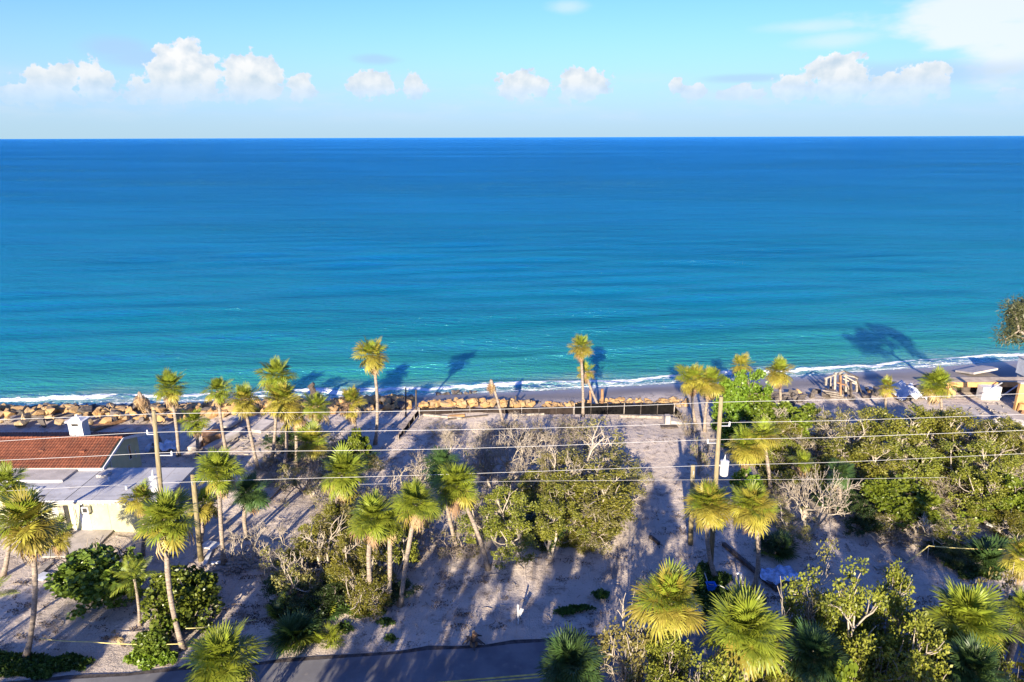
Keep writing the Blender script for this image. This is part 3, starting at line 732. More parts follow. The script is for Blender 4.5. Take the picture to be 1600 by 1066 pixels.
def feather_palm(label, crown, base, rpx, n=13):
    B = gpt(*base); Cw = aty(*crown, B[1]); R = rpx / F * depth(Cw); t = thing('feather_palm', label, 'palm tree', B, 0, 'young feather palms'); top = Vector(Cw - B)
    MB().tube(trunk_pts((0, 0, -.1), top, 0.15), [.16, .11, .1, .09, .09, .09, .08, .08, .08], 8).obj('trunk', M['palm_trunk'], t, smooth=True)
    r = random.Random(label)
    for i in range(n):
        obj('feather_frond', r.choice(FEA), t, top, Euler((r.uniform(-.3, .3), -math.radians(75 - 95 * i / n), i * 2.4)), (R * 1.05,) * 3)
feather_palm('slim young feather palm against the dark sea grape', (210, 905), (218, 977), 36)
feather_palm('feather palm fronds poking in at the left edge', (-14, 935), (-20, 1010), 36)


# ------------------------------------------------------------------ broadleaf trees and bushes (prototypes, unit width and height)
def perp(d, r):
    a = Vector((r.gauss(0, 1), r.gauss(0, 1), r.gauss(0, 1))); a -= d * a.dot(d); return a.normalized()
def skeleton(seed, levels=4, kids=(3, 3, 3, 3), trunks=2, len0=0.42, shrink=0.68, ang=0.75, up=0.18, r0=0.028):
    r = random.Random(seed); segs = []; tips = []
    def grow(p, d, L, rad, lv):
        pts = [p]; q = p; dd = d
        for s in range(3):
            dd = (dd + perp(dd, r) * 0.30 + Vector((0, 0, up * 0.3))).normalized(); q = q + dd * (L / 3); pts.append(q)
        rr = [rad, rad * .88, rad * .76, rad * .66]; segs.append((pts, rr, lv))
        if lv == levels - 1: tips.append((q, dd)); tips.append((pts[2], dd)); return
        nk = kids[lv]
        for k in range(nk):
            nd = (dd * math.cos(ang) + perp(dd, r) * math.sin(ang) * r.uniform(.6, 1.3) + Vector((0, 0, up))).normalized()
            grow(q if r.random() < .6 else pts[2], nd, L * shrink * r.uniform(.75, 1.2), rad * .62, lv + 1)
    for i in range(trunks):
        a = i * 6.28 / trunks + r.uniform(0, 1)
        grow(Vector((0, 0, -.02)), Vector((math.cos(a) * .6, math.sin(a) * .6, 1)).normalized(), len0 * r.uniform(.8, 1.1), r0, 0)
    mx = max(max(abs(t.x), abs(t.y)) for t, _ in tips); mz = max(t.z for t, _ in tips)
    def fix(v): return Vector((v.x * .47 / mx, v.y * .47 / mx, v.z * .95 / mz))
    segs = [([fix(p) for p in P], R, lv) for P, R, lv in segs]; tips = [(fix(p), d) for p, d in tips]
    return segs, tips
def wood_me(segs, m, minr=0.0035, name='trunk'):
    mb = MB()
    for P, R, lv in segs: mb.tube(P, [max(x, minr) for x in R], 6 if lv == 0 else 5 if lv == 1 else 3, cap=False)
    return mb.me(name, m, True)
def leaves_me(centers, radii, per, size, m, seed, round_=False, up=0.35, name='crown', aspect=0.5):
    g = np.random.default_rng(seed); C = np.repeat(np.asarray(centers), per, 0); Rr = np.repeat(np.asarray(radii), per)
    n = len(C); o = g.normal(size=(n, 3)); o /= np.linalg.norm(o, axis=1)[:, None]
    o *= (g.random(n) ** 0.45 * Rr)[:, None]; P = C + o
    P[:, 2] = np.maximum(P[:, 2], 0.02)
    d = g.normal(size=(n, 3)) * 0.75 + o / np.maximum(Rr, 1e-6)[:, None] * 0.6; d[:, 2] += up * .4; d /= np.linalg.norm(d, axis=1)[:, None]
    a = g.normal(size=(n, 3)); a[:, 2] *= .5; s = np.cross(d, a); s /= np.linalg.norm(s, axis=1)[:, None]; nn = np.cross(d, s)
    L = size * g.uniform(.7, 1.3, n)[:, None]
    if round_:
        prof = [(0, 0), (.35, .5), (.75, .48), (1.0, 0), (.75, -.48), (.35, -.5)]
    else:
        prof = [(0, 0), (.5, aspect), (1.0, 0), (.5, -aspect)]
    k = len(prof); V = np.empty((n, k, 3))
    for j, (u, w) in enumerate(prof): V[:, j] = P + d * (L * u) + s * (L * w) + nn * (L * 0.25 * abs(w))
    return mesh(name, V.reshape(-1, 3), np.arange(n * k).reshape(n, k), m)

PROTO = {}
def proto(kind, i, small):
    key = (kind, i, small)
    if key in PROTO: return PROTO[key]
    sd = hash((kind, i)) % 1 + {'scrub': 100, 'pale': 200, 'bare': 300, 'almond': 400, 'grape': 500, 'dark': 600, 'pine': 700, 'twig': 800}[kind] + i * 7
    r = random.Random(sd); sz = 0.036 if small else 0.021
    if kind in ('scrub', 'pale', 'dark', 'almond'):
        segs, tips = skeleton(sd, 4, (4, 4, 4) if not small else (4, 3, 3), 3, ang=0.85, r0=0.020, up=.10)
        leafy = 0.74 if kind == 'scrub' else 0.55 if kind == 'pale' else 0.95
        # whole limbs die back, so drop tips in clumps
        gone = [r.choice(tips)[0] for _ in range(8 if leafy < .9 else 0)]
        keep = [t for t, _ in tips if r.random() < leafy + .1 and all((t - g_).length > (.16 if kind == 'pale' else .11) for g_ in gone)]
        cen = [t + Vector((r.gauss(0, .02), r.gauss(0, .02), .01)) for t in keep]
        rad = [r.uniform(.03, .07) for _ in cen]
        per = {'scrub': 54, 'pale': 34, 'dark': 46, 'almond': 34}[kind]
        if small: per = int(per * .5)
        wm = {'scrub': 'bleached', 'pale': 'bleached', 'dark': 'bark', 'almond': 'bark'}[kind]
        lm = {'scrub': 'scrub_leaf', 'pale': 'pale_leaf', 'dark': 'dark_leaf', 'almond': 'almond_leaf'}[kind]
        w = wood_me(segs, M[wm], .0036 if small else .0026)
        l = leaves_me(cen, rad, per, sz * (1.5 if kind == 'almond' else 1.0), M[lm], sd, round_=kind == 'almond', aspect=.32)
    elif kind == 'bare':
        segs, tips = skeleton(sd, 6, (3, 3, 3, 3, 3), 2, len0=.34, ang=0.72, r0=0.022, up=.10, shrink=.74); w = wood_me(segs, M['bleached'], .0024); l = None
    elif kind == 'twig':
        segs, tips = skeleton(sd, 5, (4, 4, 3, 3), 3, len0=.3, ang=0.85, r0=0.016, up=.05, shrink=.75); w = wood_me(segs, M['drift'], .0030)
        ks = [t for t, _ in tips if r.random() < .15]; l = leaves_me(ks, [.03] * len(ks), 7, .022, M['pale_leaf'], sd, aspect=.3)
    elif kind == 'grape':
        segs, tips = skeleton(sd, 4, (4, 4, 3), 4, len0=.35, ang=0.8, r0=.02); w = wood_me(segs, M['bark'], .004)
        cen = []; rad = []
        lobes = [(Vector((r.uniform(-.26, .26), r.uniform(-.26, .26), r.uniform(.2, .66))), r.uniform(.18, .30)) for _ in range(9)]
        for c, q in lobes:
            for _ in range(70):
                v = Vector((r.gauss(0, 1), r.gauss(0, 1), r.gauss(.25, 1))).normalized() * q * r.uniform(.7, 1.02); p = c + v
                if p.z > .03 and math.hypot(p.x, p.y) < .5 and p.z < .98: cen.append(p); rad.append(.03)
        l = leaves_me(cen, rad, 11, .050 if small else .040, M['grape_leaf'], sd, round_=True, up=.6)
    elif kind == 'pine':
        segs, tips = skeleton(sd, 4, (9, 5, 4), 1, len0=.7, ang=0.9, r0=.02, up=.1, shrink=.42)
        segs = [q for q in segs if q[2] == 0 or min(p.z for p in q[0]) > .60]; tips = [q for q in tips if q[0].z > .62]
        far = max(tips, key=lambda q: math.hypot(q[0].x, q[0].y) - abs(q[0].z - .82))[0]; Rz = Matrix.Rotation(math.pi - math.atan2(far.y, far.x), 3, 'Z')
        segs = [([Rz @ p for p in P_], R_, lv) for P_, R_, lv in segs]; tips = [(Rz @ p, d) for p, d in tips]; w = wood_me(segs, M['bark'], .003)
        l = leaves_me([t for t, _ in tips], [.05] * len(tips), 90, .024, M['pine_leaf'], sd, aspect=.07)
    PROTO[key] = (w, l); return PROTO[key]
NAMES = {'scrub': ('scrub_tree', 'tree'), 'pale': ('sparse_tree', 'tree'), 'bare': ('bare_tree', 'dead tree'), 'almond': ('broadleaf_tree', 'tree'), 'grape': ('sea_grape_bush', 'bush'),
         'dark': ('shrub', 'shrub'), 'pine': ('pine_tree', 'tree'), 'twig': ('dead_bush', 'dead bush')}
GRP = {'scrub': 'olive scrub trees', 'pale': 'half bare scrub trees', 'bare': 'bleached leafless trees', 'almond': 'bright broadleaf trees', 'grape': 'sea grape bushes', 'dark': 'dark shrubs', 'pine': 'pines', 'twig': 'dead twiggy bushes'}
CNT = {}
def put_tree(label, kind, x, y, W, H, rz=None, tilt=0.0):
    i = CNT.get(kind, 0); CNT[kind] = i + 1
    w, l = proto(kind, i % 3, W < 5.0); nm, cat = NAMES[kind]
    t = thing(nm, label, cat, (x, y, float(hgt(x, y)) - .05), random.uniform(0, 6.28) if rz is None else rz, GRP[kind])
    obj('trunk' if kind not in ('bare', 'twig') else 'branches', w, t, scale=(W, W, H))
    if l:
        c = obj('crown' if kind not in ('twig',) else 'leaf_scraps', l, t, scale=(W, W, H)); c['kind'] = 'stuff'
    return t
def tree(label, kind, cx, base, w, top):
    if base < 0: Y = -base; x = aty(cx, top, Y)[0]
    else: p = gpt(cx, base); Y = p[1]; x = p[0]
    T_ = aty(cx, top + 4, Y); H = T_[2] - float(hgt(x, Y)); W = 1.22 * w / F * depth((x, Y, H * .6))
    # the crown's near side shows lower and its far side higher, so take the top at the crown's middle
    return put_tree(label, kind, float(x), float(Y), float(W), float(max(H, .6)))

TREES = [
 ('large rounded sea grape in front of the yellow wall', 'grape', 165, 935, 140, 842),
 ('smaller sea grape around the tall straight front palm', 'grape', 285, 975, 112, 885),
 ('low sea grape tuft at the foot of the tall front palm', 'grape', 250, 1010, 62, 965),
 ('broad olive scrub with white gnarled limbs in the middle of the lot', 'scrub', 925, 826, 165, 715),
 ('thin grey green scrub farther back in mid lot under the third wire', 'pale', 935, 768, 165, 668),
 ('scrub with yellow grey leaves at the left of the broad olive scrub', 'pale', 870, 790, 90, 690),
 ('low olive scrub right of the brightest mid lot palm', 'scrub', 790, 868, 120, 765),
 ('low hanging scrub on the shaded sand, left of the sawn limb', 'scrub', 862, 868, 110, 778),
 ('sawn pale limbed scrub at the edge of the drive', 'pale', 935, 835, 110, 755),
 ('white leafless tree with wide crown behind the olive scrub', 'bare', 800, 752, 110, 650),
 ('white leafless tree nearest the tan rock row, left of another', 'bare', 752, 730, 75, 655),
 ('thin white leafless tree rising over the sparse scrub at mid lot', 'bare', 842, 775, 90, 672),
 ('grey twig thicket in front of the black fence below the twin palms', 'twig', 915, 700, 100, 640),
 ('small bare twig bush left on the cleared sand', 'bare', 702, 712, 40, 662),
 ('grey brown dead bush between two mid lot palms', 'twig', 593, 815, 80, 728),
 ('tall bleached tree with sparse grey leaves behind the verge', 'pale', 512, 915, 115, 785),
 ('scrub spreading under the verge palm', 'scrub', 565, 935, 110, 822),
 ('bleached dead bush on the sand by the driveway strip', 'bare', 392, 880, 80, 805),
 ('half dead grey bush leaning over the light sand left of the verge', 'pale', 455, 935, 95, 850),
 ('second grey dead bush beside the bleached one', 'twig', 430, 905, 60, 850),
 ('twiggy grey thicket left of the right pole', 'twig', 1090, 742, 62, 672),
 ('dead grey bush at the end of the black fence', 'twig', 1072, 676, 42, 632),
 ('green shrub under the yellow palm beside the right pole', 'almond', 1165, 772, 55, 722),
 ('bright broadleaf tree standing before the surf right of the pole', 'almond', 1155, 672, 80, 572),
 ('wide bright green broadleaf clump under the round skirted palm', 'almond', 1218, 695, 105, 622),
 ('lower light green clump between pole and broadleaf clump', 'almond', 1150, 695, 60, 640),
 ('pale limbed bare tree over the blue debris at right', 'bare', 1245, 715, 105, 640),
 ('scrub with bent pale limbs below the wrecked timber frame', 'pale', 1312, 730, 100, 640),
 ('olive scrub below the white tarp', 'scrub', 1390, 730, 145, 622),
 ('olive scrub in front of the dense deck palm', 'scrub', 1480, 738, 130, 628),
 ('scrub with tangled brown hollow under the deck palm', 'pale', 1455, 700, 70, 632),
 ('mid green scrub under the second wire at right', 'scrub', 1345, 768, 130, 672),
 ('grey green scrub right of the dead round bush', 'scrub', 1525, 800, 130, 690),
 ('scrub at the right edge below the concrete floor', 'pale', 1575, 735, 90, 665),
 ('glossy bright green bush at the right edge', 'almond', 1585, 825, 90, 738),
 ('bright green shrub below the dead round bush', 'almond', 1408, 822, 105, 748),
 ('round dead brown bush in the right scrub', 'twig', 1462, 785, 85, 718),
 ('gnarled bare tree with dark trunk left of the sand mound', 'bare', 1262, 835, 115, 712),
 ('scrub between bare limbs and the dark short palm', 'scrub', 1290, 775, 70, 705),
 ('grey twigs beneath the gnarled bare tree', 'twig', 1215, 800, 60, 745),
 ('broad olive scrub tree over the road at lower right', 'scrub', 1335, -29.5, 190, 868),
 ('olive scrub filling the bottom right corner area', 'scrub', 1410, -27.0, 190, 950),
 ('pale twiggy scrub beside the blue tarp', 'pale', 1240, -30.5, 110, 890),
 ('scrub skirting the large sunlit palm at its left', 'pale', 985, -30.0, 110, 925),
 ('yellow green scrub below the large sunlit palm', 'scrub', 1060, -28.0, 150, 975),
 ('olive scrub at the bottom edge under the fan palm', 'scrub', 1130, -25.8, 120, 1025),
 ('leafy scrub branches at the right edge below the rope', 'pale', 1578, -31.0, 90, 880),
 ('green scrub at the bottom right corner', 'scrub', 1590, -26.5, 80, 1025),
 ('brown twiggy scrub at the bottom between two shaded palms', 'twig', 1425, -26.2, 110, 1000),
 ('bright green bush in the bottom right scrub', 'almond', 1345, -26.0, 90, 1030),
 ('pink grey dead bush beside the starburst palm', 'twig', 1495, -30.5, 55, 905),
 ('pale dead twigs under the bottom left palm crown', 'twig', 385, -29.0, 75, 1035),
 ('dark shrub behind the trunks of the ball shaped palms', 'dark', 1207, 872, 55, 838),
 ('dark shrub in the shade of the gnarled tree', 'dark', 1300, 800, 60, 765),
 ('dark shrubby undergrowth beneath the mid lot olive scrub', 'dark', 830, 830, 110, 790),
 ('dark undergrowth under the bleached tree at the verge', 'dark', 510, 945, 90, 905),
 ('green sapling beside the ragged palm cluster', 'almond', 566, 730, 34, 672),
 ('dark undergrowth right of the concrete debris', 'dark', 1500, 780, 70, 745),
 ('dense olive scrub filling the gap under the mid lot yellow skirt palm', 'scrub', 520, 868, 90, 778),
 ('olive scrub between the thick booted trunk and the round mid lot palm', 'scrub', 618, 900, 85, 805),
 ('bushy scrub low at the left of the bleached verge tree', 'pale', 482, 905, 80, 835),
 ('grey twigs tangled under the ragged palm cluster', 'twig', 515, 722, 75, 680),
 ('dark brush beneath the dying palm with brown skirt', 'dark', 552, 725, 70, 690),
 ('dead brush under the left of the ragged palm cluster', 'twig', 452, 715, 60, 680),
 ('brown brush at the foot of the lower round crowned palm', 'twig', 440, 760, 60, 732),
 ('weedy grey scrub on the berm beside the corner fence', 'twig', 655, 745, 55, 695),
 ('pale scrub rising left of the broad roadside scrub tree', 'pale', 1285, -31.0, 120, 852),
 ('olive scrub behind the broad roadside scrub tree', 'scrub', 1385, -31.0, 120, 872),
 ('dark low shrub in the hollow under the yellow rope', 'dark', 1480, 872, 90, 845),
 ('shaded brush beside the sand mound', 'dark', 1340, 815, 55, 780),
 ('grey brush on the sand mound at right', 'twig', 1400, 850, 60, 815),
 ('scrub between the skirted round palm and the wrecked stairs', 'pale', 1265, 690, 70, 632),
 ('bare pale limbs right of the wide broadleaf clump', 'bare', 1300, 700, 60, 640),
 ('olive scrub low beside the tangled hollow scrub', 'scrub', 1425, 775, 110, 690),
 ('grey green scrub above the glossy bright bush', 'scrub', 1570, 765, 90, 682),
 ('dull scrub beneath the bare deck floor slab', 'pale', 1530, 720, 90, 655),
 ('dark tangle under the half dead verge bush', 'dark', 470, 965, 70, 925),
]
for a in TREES: tree(*a)
put_tree('tall pine with needle boughs reaching in at the right edge', 'pine', 52.9, 60.0, 17.0, 19.4, rz=0.0)

TH = random.Random(21)
ORD = 'first second third fourth fifth sixth seventh eighth ninth tenth eleventh twelfth thirteenth fourteenth fifteenth sixteenth seventeenth eighteenth nineteenth twentieth twenty-first twenty-second twenty-third twenty-fourth twenty-fifth twenty-sixth'.split()
def name_row(ts, what):
    for k, t in enumerate(sorted(ts, key=lambda t: t.location.x / (t.location.y + 12))):
        t['label'] = ORD[k] + ' from the left of the ' + what; t['group'] = what
def thicket(what, n, px, py, w, h, kinds):
    ts = []
    for _ in range(n):
        b = TH.uniform(*py); ts.append(tree('bush', TH.choice(kinds), TH.uniform(*px), b, TH.uniform(*w), b - TH.uniform(*h)))
    name_row(ts, what)
thicket('low olive scrub bushes filling the right hand thicket', 26, (1190, 1600), (690, 790), (70, 110), (38, 70), ['scrub', 'scrub', 'pale'])
thicket('dead grey twig bushes in the right hand thicket', 8, (1200, 1590), (680, 800), (50, 90), (35, 55), ['twig'])
thicket('low olive scrub bushes filling the middle lot thicket', 10, (740, 985), (755, 850), (70, 110), (40, 65), ['scrub', 'pale', 'pale'])
thicket('leafless grey bushes in the middle lot thicket', 6, (700, 980), (700, 780), (60, 90), (40, 60), ['twig', 'bare'])
thicket('undergrowth bushes among the left middle palms', 11, (480, 650), (790, 900), (60, 90), (40, 65), ['scrub', 'pale', 'twig'])
thicket('low brush clumps under the ragged palm cluster', 10, (410, 580), (690, 760), (45, 70), (22, 40), ['twig', 'dark', 'pale'])
thicket('grey branched bushes around the left middle palms', 12, (470, 770), (715, 880), (60, 110), (40, 75), ['twig', 'pale', 'bare', 'twig'])
thicket('shaded fringe bushes below the right hand thicket', 14, (1190, 1600), (780, 850), (60, 100), (30, 60), ['scrub', 'dark', 'pale', 'twig'])
thicket('leafy verge bushes left of centre', 7, (430, 640), (880, 955), (50, 85), (30, 55), ['scrub', 'dark', 'pale'])
thicket('grey twig clumps before the long fabric fences', 8, (690, 1010), (665, 705), (40, 80), (20, 40), ['twig', 'bare'])
ts = []
for k in range(15):
    Y = TH.uniform(25, 31); q = aty(TH.uniform(960, 1590), 1000, Y)
    ts.append(put_tree('bush', TH.choice(['scrub', 'scrub', 'pale', 'almond']), float(q[0]), Y, TH.uniform(3.5, 5.5), TH.uniform(3.5, 6.5)))
name_row(ts, 'scrub bushes filling the dense bottom right thicket')

# the wood on the landward side of the road: it stands just below and behind the picture and shades the road and the sand
for i, (x, y, W, H, k, lb) in enumerate([
    (-48, 12, 8, 11, 'scrub', 'leftmost leafy tree of the roadside wood'), (-38, 16, 6, 9, 'scrub', 'lower spreading tree at the left of the roadside wood'),
    (-33, 6, 9, 12.5, 'scrub', 'taller tree behind the spreading one in the roadside wood'), (-21, 14, 6, 9.5, 'scrub', 'rounded tree of the roadside wood behind the bottom left palm'),
    (-24, 2, 8, 13, 'almond', 'broad leaved tree deep in the left of the roadside wood'), (-13, 11, 7, 10.5, 'scrub', 'olive tree of the roadside wood left of the middle'),
    (-4, 8, 8, 12, 'almond', 'tall broad leaved tree in the middle of the roadside wood'), (3, 15, 7, 9, 'scrub', 'low tree of the roadside wood in front of the tall middle one'),
    (11, 6, 8, 12.5, 'scrub', 'tall olive tree of the roadside wood right of the middle'), (17, 14, 7, 10, 'almond', 'broad leaved tree of the roadside wood below the fan palm'),
    (26, 12, 8, 10.5, 'scrub', 'spreading olive tree at the right of the roadside wood'), (36, 10, 9, 11.5, 'scrub', 'dense olive tree near the right end of the roadside wood'),
    (-10, 3, 8, 13, 'scrub', 'second tall tree deep in the middle of the roadside wood'), (-8, 16, 6, 9, 'scrub', 'low spreading tree of the roadside wood left of the low middle one'), (21, 4, 8, 13, 'scrub', 'tall tree deep in the right of the roadside wood'),
    (46, 13, 8, 10, 'scrub', 'rightmost leafy tree of the roadside wood')]):
    put_tree(lb, k, x, y, W * 1.1, H * (1.28 if y <= 14 else 1.12))


# ------------------------------------------------------------------ ground cover and litter
def patch(name, label, cat, ells, n, size, m, h=0.3, seed=1):
    g_ = np.random.default_rng(seed); P = []
    wts = np.array([e[2] * e[3] for e in ells], float); wts /= wts.sum()
    for (cx, cy, rx, ry), w in zip(ells, wts):
        k = int(n * w); a = g_.random(k) * 6.283; q = np.sqrt(g_.random(k)) * (0.75 + .35 * np.sin(a * 3 + cx) * np.cos(a * 2))
        for aa, qq in zip(a, q):
            p = at(cx + rx * qq * math.cos(aa), cy + ry * qq * math.sin(aa)); P.append((p[0], p[1], float(hgt(p[0], p[1])) + .03 + g_.random() ** 1.5 * h * (1.1 - qq * .8)))
    me = leaves_me(P, [0.02] * len(P), 1, size, m, seed, aspect=.45, up=.8, name=name)
    # leaves_me keeps z above 0.02, fine for ground cover
    o = obj(name, me); o['kind'] = 'stuff'; tag(o, label, cat); return o
patch('vine_cover', 'low green vines creeping over the sand at the bottom left road edge', 'ground cover', [(40, 1045, 75, 22), (110, 1038, 40, 14), (5, 1035, 40, 18)], 9000, .20, M['vine_leaf'], .35, 3)
patch('vine_cover', 'bright vines spilling from the low sea grape tuft', 'ground cover', [(232, 1028, 36, 18), (262, 1030, 20, 12)], 4500, .18, M['almond_leaf'], .35, 4)
patch('ground_cover', 'small green weeds on the sand at the foot of the verge palms', 'ground cover', [(594, 962, 12, 6), (603, 976, 16, 6), (610, 1000, 12, 5), (560, 965, 20, 7), (532, 960, 22, 8), (540, 985, 16, 8)], 1800, .16, M['vine_leaf'], .25, 5)
patch('ground_cover', 'dark grassy ground around the blue bin', 'ground cover', [(1110, 915, 45, 35), (1150, 935, 50, 18), (1120, 955, 40, 26)], 8000, .18, M['vine_leaf'], .18, 6)
patch('ground_cover', 'dark weeds on the shaded verge right of the white post', 'ground cover', [(885, 955, 20, 6), (905, 950, 26, 5), (940, 930, 16, 8)], 1600, .16, M['vine_leaf'], .15, 7)
patch('ground_cover', 'dark green weeds under the hanging rope at far right', 'ground cover', [(1530, 890, 60, 26), (1560, 860, 50, 18), (1590, 960, 30, 40)], 7000, .2, M['vine_leaf'], .3, 8)
M['litter'] = leaf_mat('litter', (0.06, 0.045, 0.035), (0.20, 0.15, 0.11), trans=0.0, rough=.9)
litter = []
for _ in range(170): litter.append((random.uniform(360, 1180), random.uniform(790, 985), random.uniform(5, 30), random.uniform(1.5, 8)))
for _ in range(110): litter.append((random.uniform(20, 420), random.uniform(860, 1020), random.uniform(5, 24), random.uniform(1.5, 7)))
for _ in range(80): litter.append((random.uniform(420, 1080), random.uniform(668, 790), random.uniform(5, 26), random.uniform(1.5, 6)))
for _ in range(70): litter.append((random.uniform(1180, 1590), random.uniform(690, 960), random.uniform(8, 36), random.uniform(2, 9)))
patch('leaf_litter', 'dark dead leaf litter scattered over the sand', 'litter', litter, 15000, .10, M['litter'], .05, 9)
# driftwood sticks
mb = MB(); rs = random.Random(5)
for _ in range(420):
    px, py = rs.uniform(20, 1590), rs.uniform(690, 985); p = gpt(px, py); a = rs.uniform(0, 6.28); L = rs.uniform(.25, 1.1)
    mb.tube([(p[0] - math.cos(a) * L / 2, p[1] - math.sin(a) * L / 2, p[2] + .03), (p[0], p[1], p[2] + .05 + rs.random() * .08), (p[0] + math.cos(a + .3) * L / 2, p[1] + math.sin(a + .3) * L / 2, p[2] + .04)], [.03, .025, .012], 4)
o = mb.obj('twig_litter', M['drift']); o['kind'] = 'stuff'; tag(o, 'broken grey sticks strewn over the sand', 'litter')


# ------------------------------------------------------------------ utility poles, wires
PL = gpt(263, 905); PR = gpt(1110, 885)
def pole(label, B, top_px, can_px, side):
    T_ = aty(*top_px, B[1]); t = thing('utility_pole', label, 'utility pole', (B[0], B[1], B[2] - .1), 0, 'utility poles'); d = Vector(T_ - B)
    MB().tube([(0, 0, 0), d * .5, d], [.20, .165, .135], 12).obj('shaft', M['pole_wood'], t, smooth=True)
    c = Vector(aty(*can_px, B[1] - .1) - B); cr, ch = .29, .62
    mb = MB(); mb.tube([c + Vector((0, 0, -ch)), c + Vector((0, 0, -ch + .06)), c + Vector((0, 0, .38)), c + Vector((0, 0, .46)), c + Vector((0, 0, .50))], [cr * .9, cr, cr, cr * 1.06, cr * .55], 14)
    can = mb.obj('transformer', M['white_paint'], t, smooth=False)
    mb = MB(); mb.tube([c + Vector((-.05, 0, .48)), c + Vector((-.03, 0, .62)), c + Vector((0, 0, .95))], [.09, .06, .025], 8).obj('bushing', M['white_paint'], can)
    f_ = c.z / d.z; sx = d.x * f_
    MB().bar((sx, 0, c.z + .1), (c.x, c.y, c.z + .1), .08, .1).obj('bracket', M['steel'], t)
    return t, d
tL, dL = pole('left utility pole rising beside the tiled house, white transformer on its left', PL, (240, 640), (241, 752), -1)
tR, dR = pole('right utility pole among palms, white transformer on its right', PR, (1127, 618), (1132, 728), 1)
def insul(t, B, px, py):
    p = Vector(aty(px, py, B[1]) - B); d = dL if t is tL else dR; sx = d.x * (p.z / d.z)
    MB().bar((sx, 0, p.z - .12), (p.x, 0, p.z - .12), .05, .06).obj('standoff_arm', M['steel'], t)
    MB().tube([(p.x, 0, p.z - .14), (p.x, 0, p.z), (p.x, 0, p.z + .2)], [.05, .07, .04], 8).obj('insulator', M['white_paint'], t)
insul(tL, PL, 230, 674); insul(tL, PL, 268, 707); insul(tR, PR, 1140, 661); insul(tR, PR, 1106, 688)
def wire(label, pts, r=.015):
    P = []
    ctrl = []
    for px, py in pts:
        Y = PL[1] + (PR[1] - PL[1]) * (px - 250) / (1115 - 250) - .05; ctrl.append(Vector(aty(px, py, Y)))
    # straight chords with a sag between the listed points
    xs_ = np.array([c.x for c in ctrl]); zs_ = np.array([c.z for c in ctrl]); yy = np.array([c.y for c in ctrl])
    X = np.linspace(xs_[0], xs_[-1], 60)
    kk = np.array([0, .0]) 
    for x in X: P.append((x, np.interp(x, xs_, yy), np.interp(x, xs_, zs_)))
    Z = np.array([p[2] for p in P]); 
    for _ in range(6): Z[1:-1] = (Z[:-2] + 2 * Z[1:-1] + Z[2:]) / 4
    P = [(p[0], p[1], z) for p, z in zip(P, Z)]
    o = MB().tube(P, r, 6).obj('overhead_wire', M['wire'], smooth=True); tag(o, label, 'wire', 'overhead wires')
wire('topmost overhead wire, tied to the pole tops', [(-40, 657), (120, 652), (242, 646), (430, 645), (620, 643), (800, 639), (1000, 634), (1127, 628), (1300, 625), (1640, 614)])
wire('second overhead wire from the top, on the stand-off left of the left pole', [(-40, 692), (230, 675), (268, 674), (450, 675), (700, 672), (900, 668), (1140, 660), (1300, 658), (1640, 646)])
wire('third overhead wire from the top, crossing the tiled roof eave', [(-40, 721), (150, 713), (268, 706), (450, 705), (640, 703), (800, 699), (1106, 687), (1300, 684), (1640, 671)])
wire('fourth overhead wire from the top, level with the transformers', [(-40, 770), (234, 755), (275, 754), (420, 749), (620, 744), (800, 738), (1000, 731), (1120, 727), (1300, 723), (1640, 707)], .013)
wire('lowest thin overhead wire behind the short poles', [(560, 757), (800, 752), (1070, 750), (1300, 749), (1480, 746)], .009)
def stub(label, base, top):
    B = gpt(*base); d = Vector(aty(*top, B[1]) - B); t = thing('short_pole', label, 'pole', (B[0], B[1], B[2] - .1), 0, 'short wooden stub poles')
    MB().tube([(0, 0, 0), d * .5, d], [.2, .18, .16], 10).obj('shaft', M['pole_wood'], t, smooth=True)
    MB().tube([d * .9 + Vector((0, -.19, 0)), d * .9 + Vector((0, -.19, .3))], .04, 6).obj('bolt_plate', M['steel'], t)
stub('short cut-off wooden pole beside the yellow house', (314, 876), (301, 740))
stub('short cut-off wooden pole left of the right utility pole', (1079, 850), (1083, 725))


# ------------------------------------------------------------------ tile roofed house
H = thing('beach_house', 'pale yellow house with orange tile gable roof and low flat roof wing', 'house', (-39.5, 52.5, 0))
hx, hy = -39.5, 52.5
def hb(name, x0, x1, y0, y1, z0, z1, m, parent=None):
    mb = MB().box(((x0 + x1) / 2 - hx, (y0 + y1) / 2 - hy, (z0 + z1) / 2), (x1 - x0, y1 - y0, z1 - z0)); return mb.obj(name, M[m], parent or H)
XR, XL = -35.35, -62.0
mb = MB()   # main block with gable end
mb.add([(XL - hx, 53.0 - hy, -.3), (XR - hx, 53.0 - hy, -.3), (XR - hx, 59.1 - hy, -.3), (XL - hx, 59.1 - hy, -.3),
        (XL - hx, 53.0 - hy, 3.12), (XR - hx, 53.0 - hy, 3.12), (XR - hx, 59.1 - hy, 3.12), (XL - hx, 59.1 - hy, 3.12),
        (XL - hx, 56.0 - hy, 4.22), (XR - hx, 56.0 - hy, 4.22)],
       [(0, 1, 5, 4), (2, 3, 7, 6), (1, 2, 6, 9, 5), (3, 0, 4, 8, 7), (4, 5, 9, 8), (6, 7, 8, 9)])
mb.obj('wall', M['yellow_wall'], H)
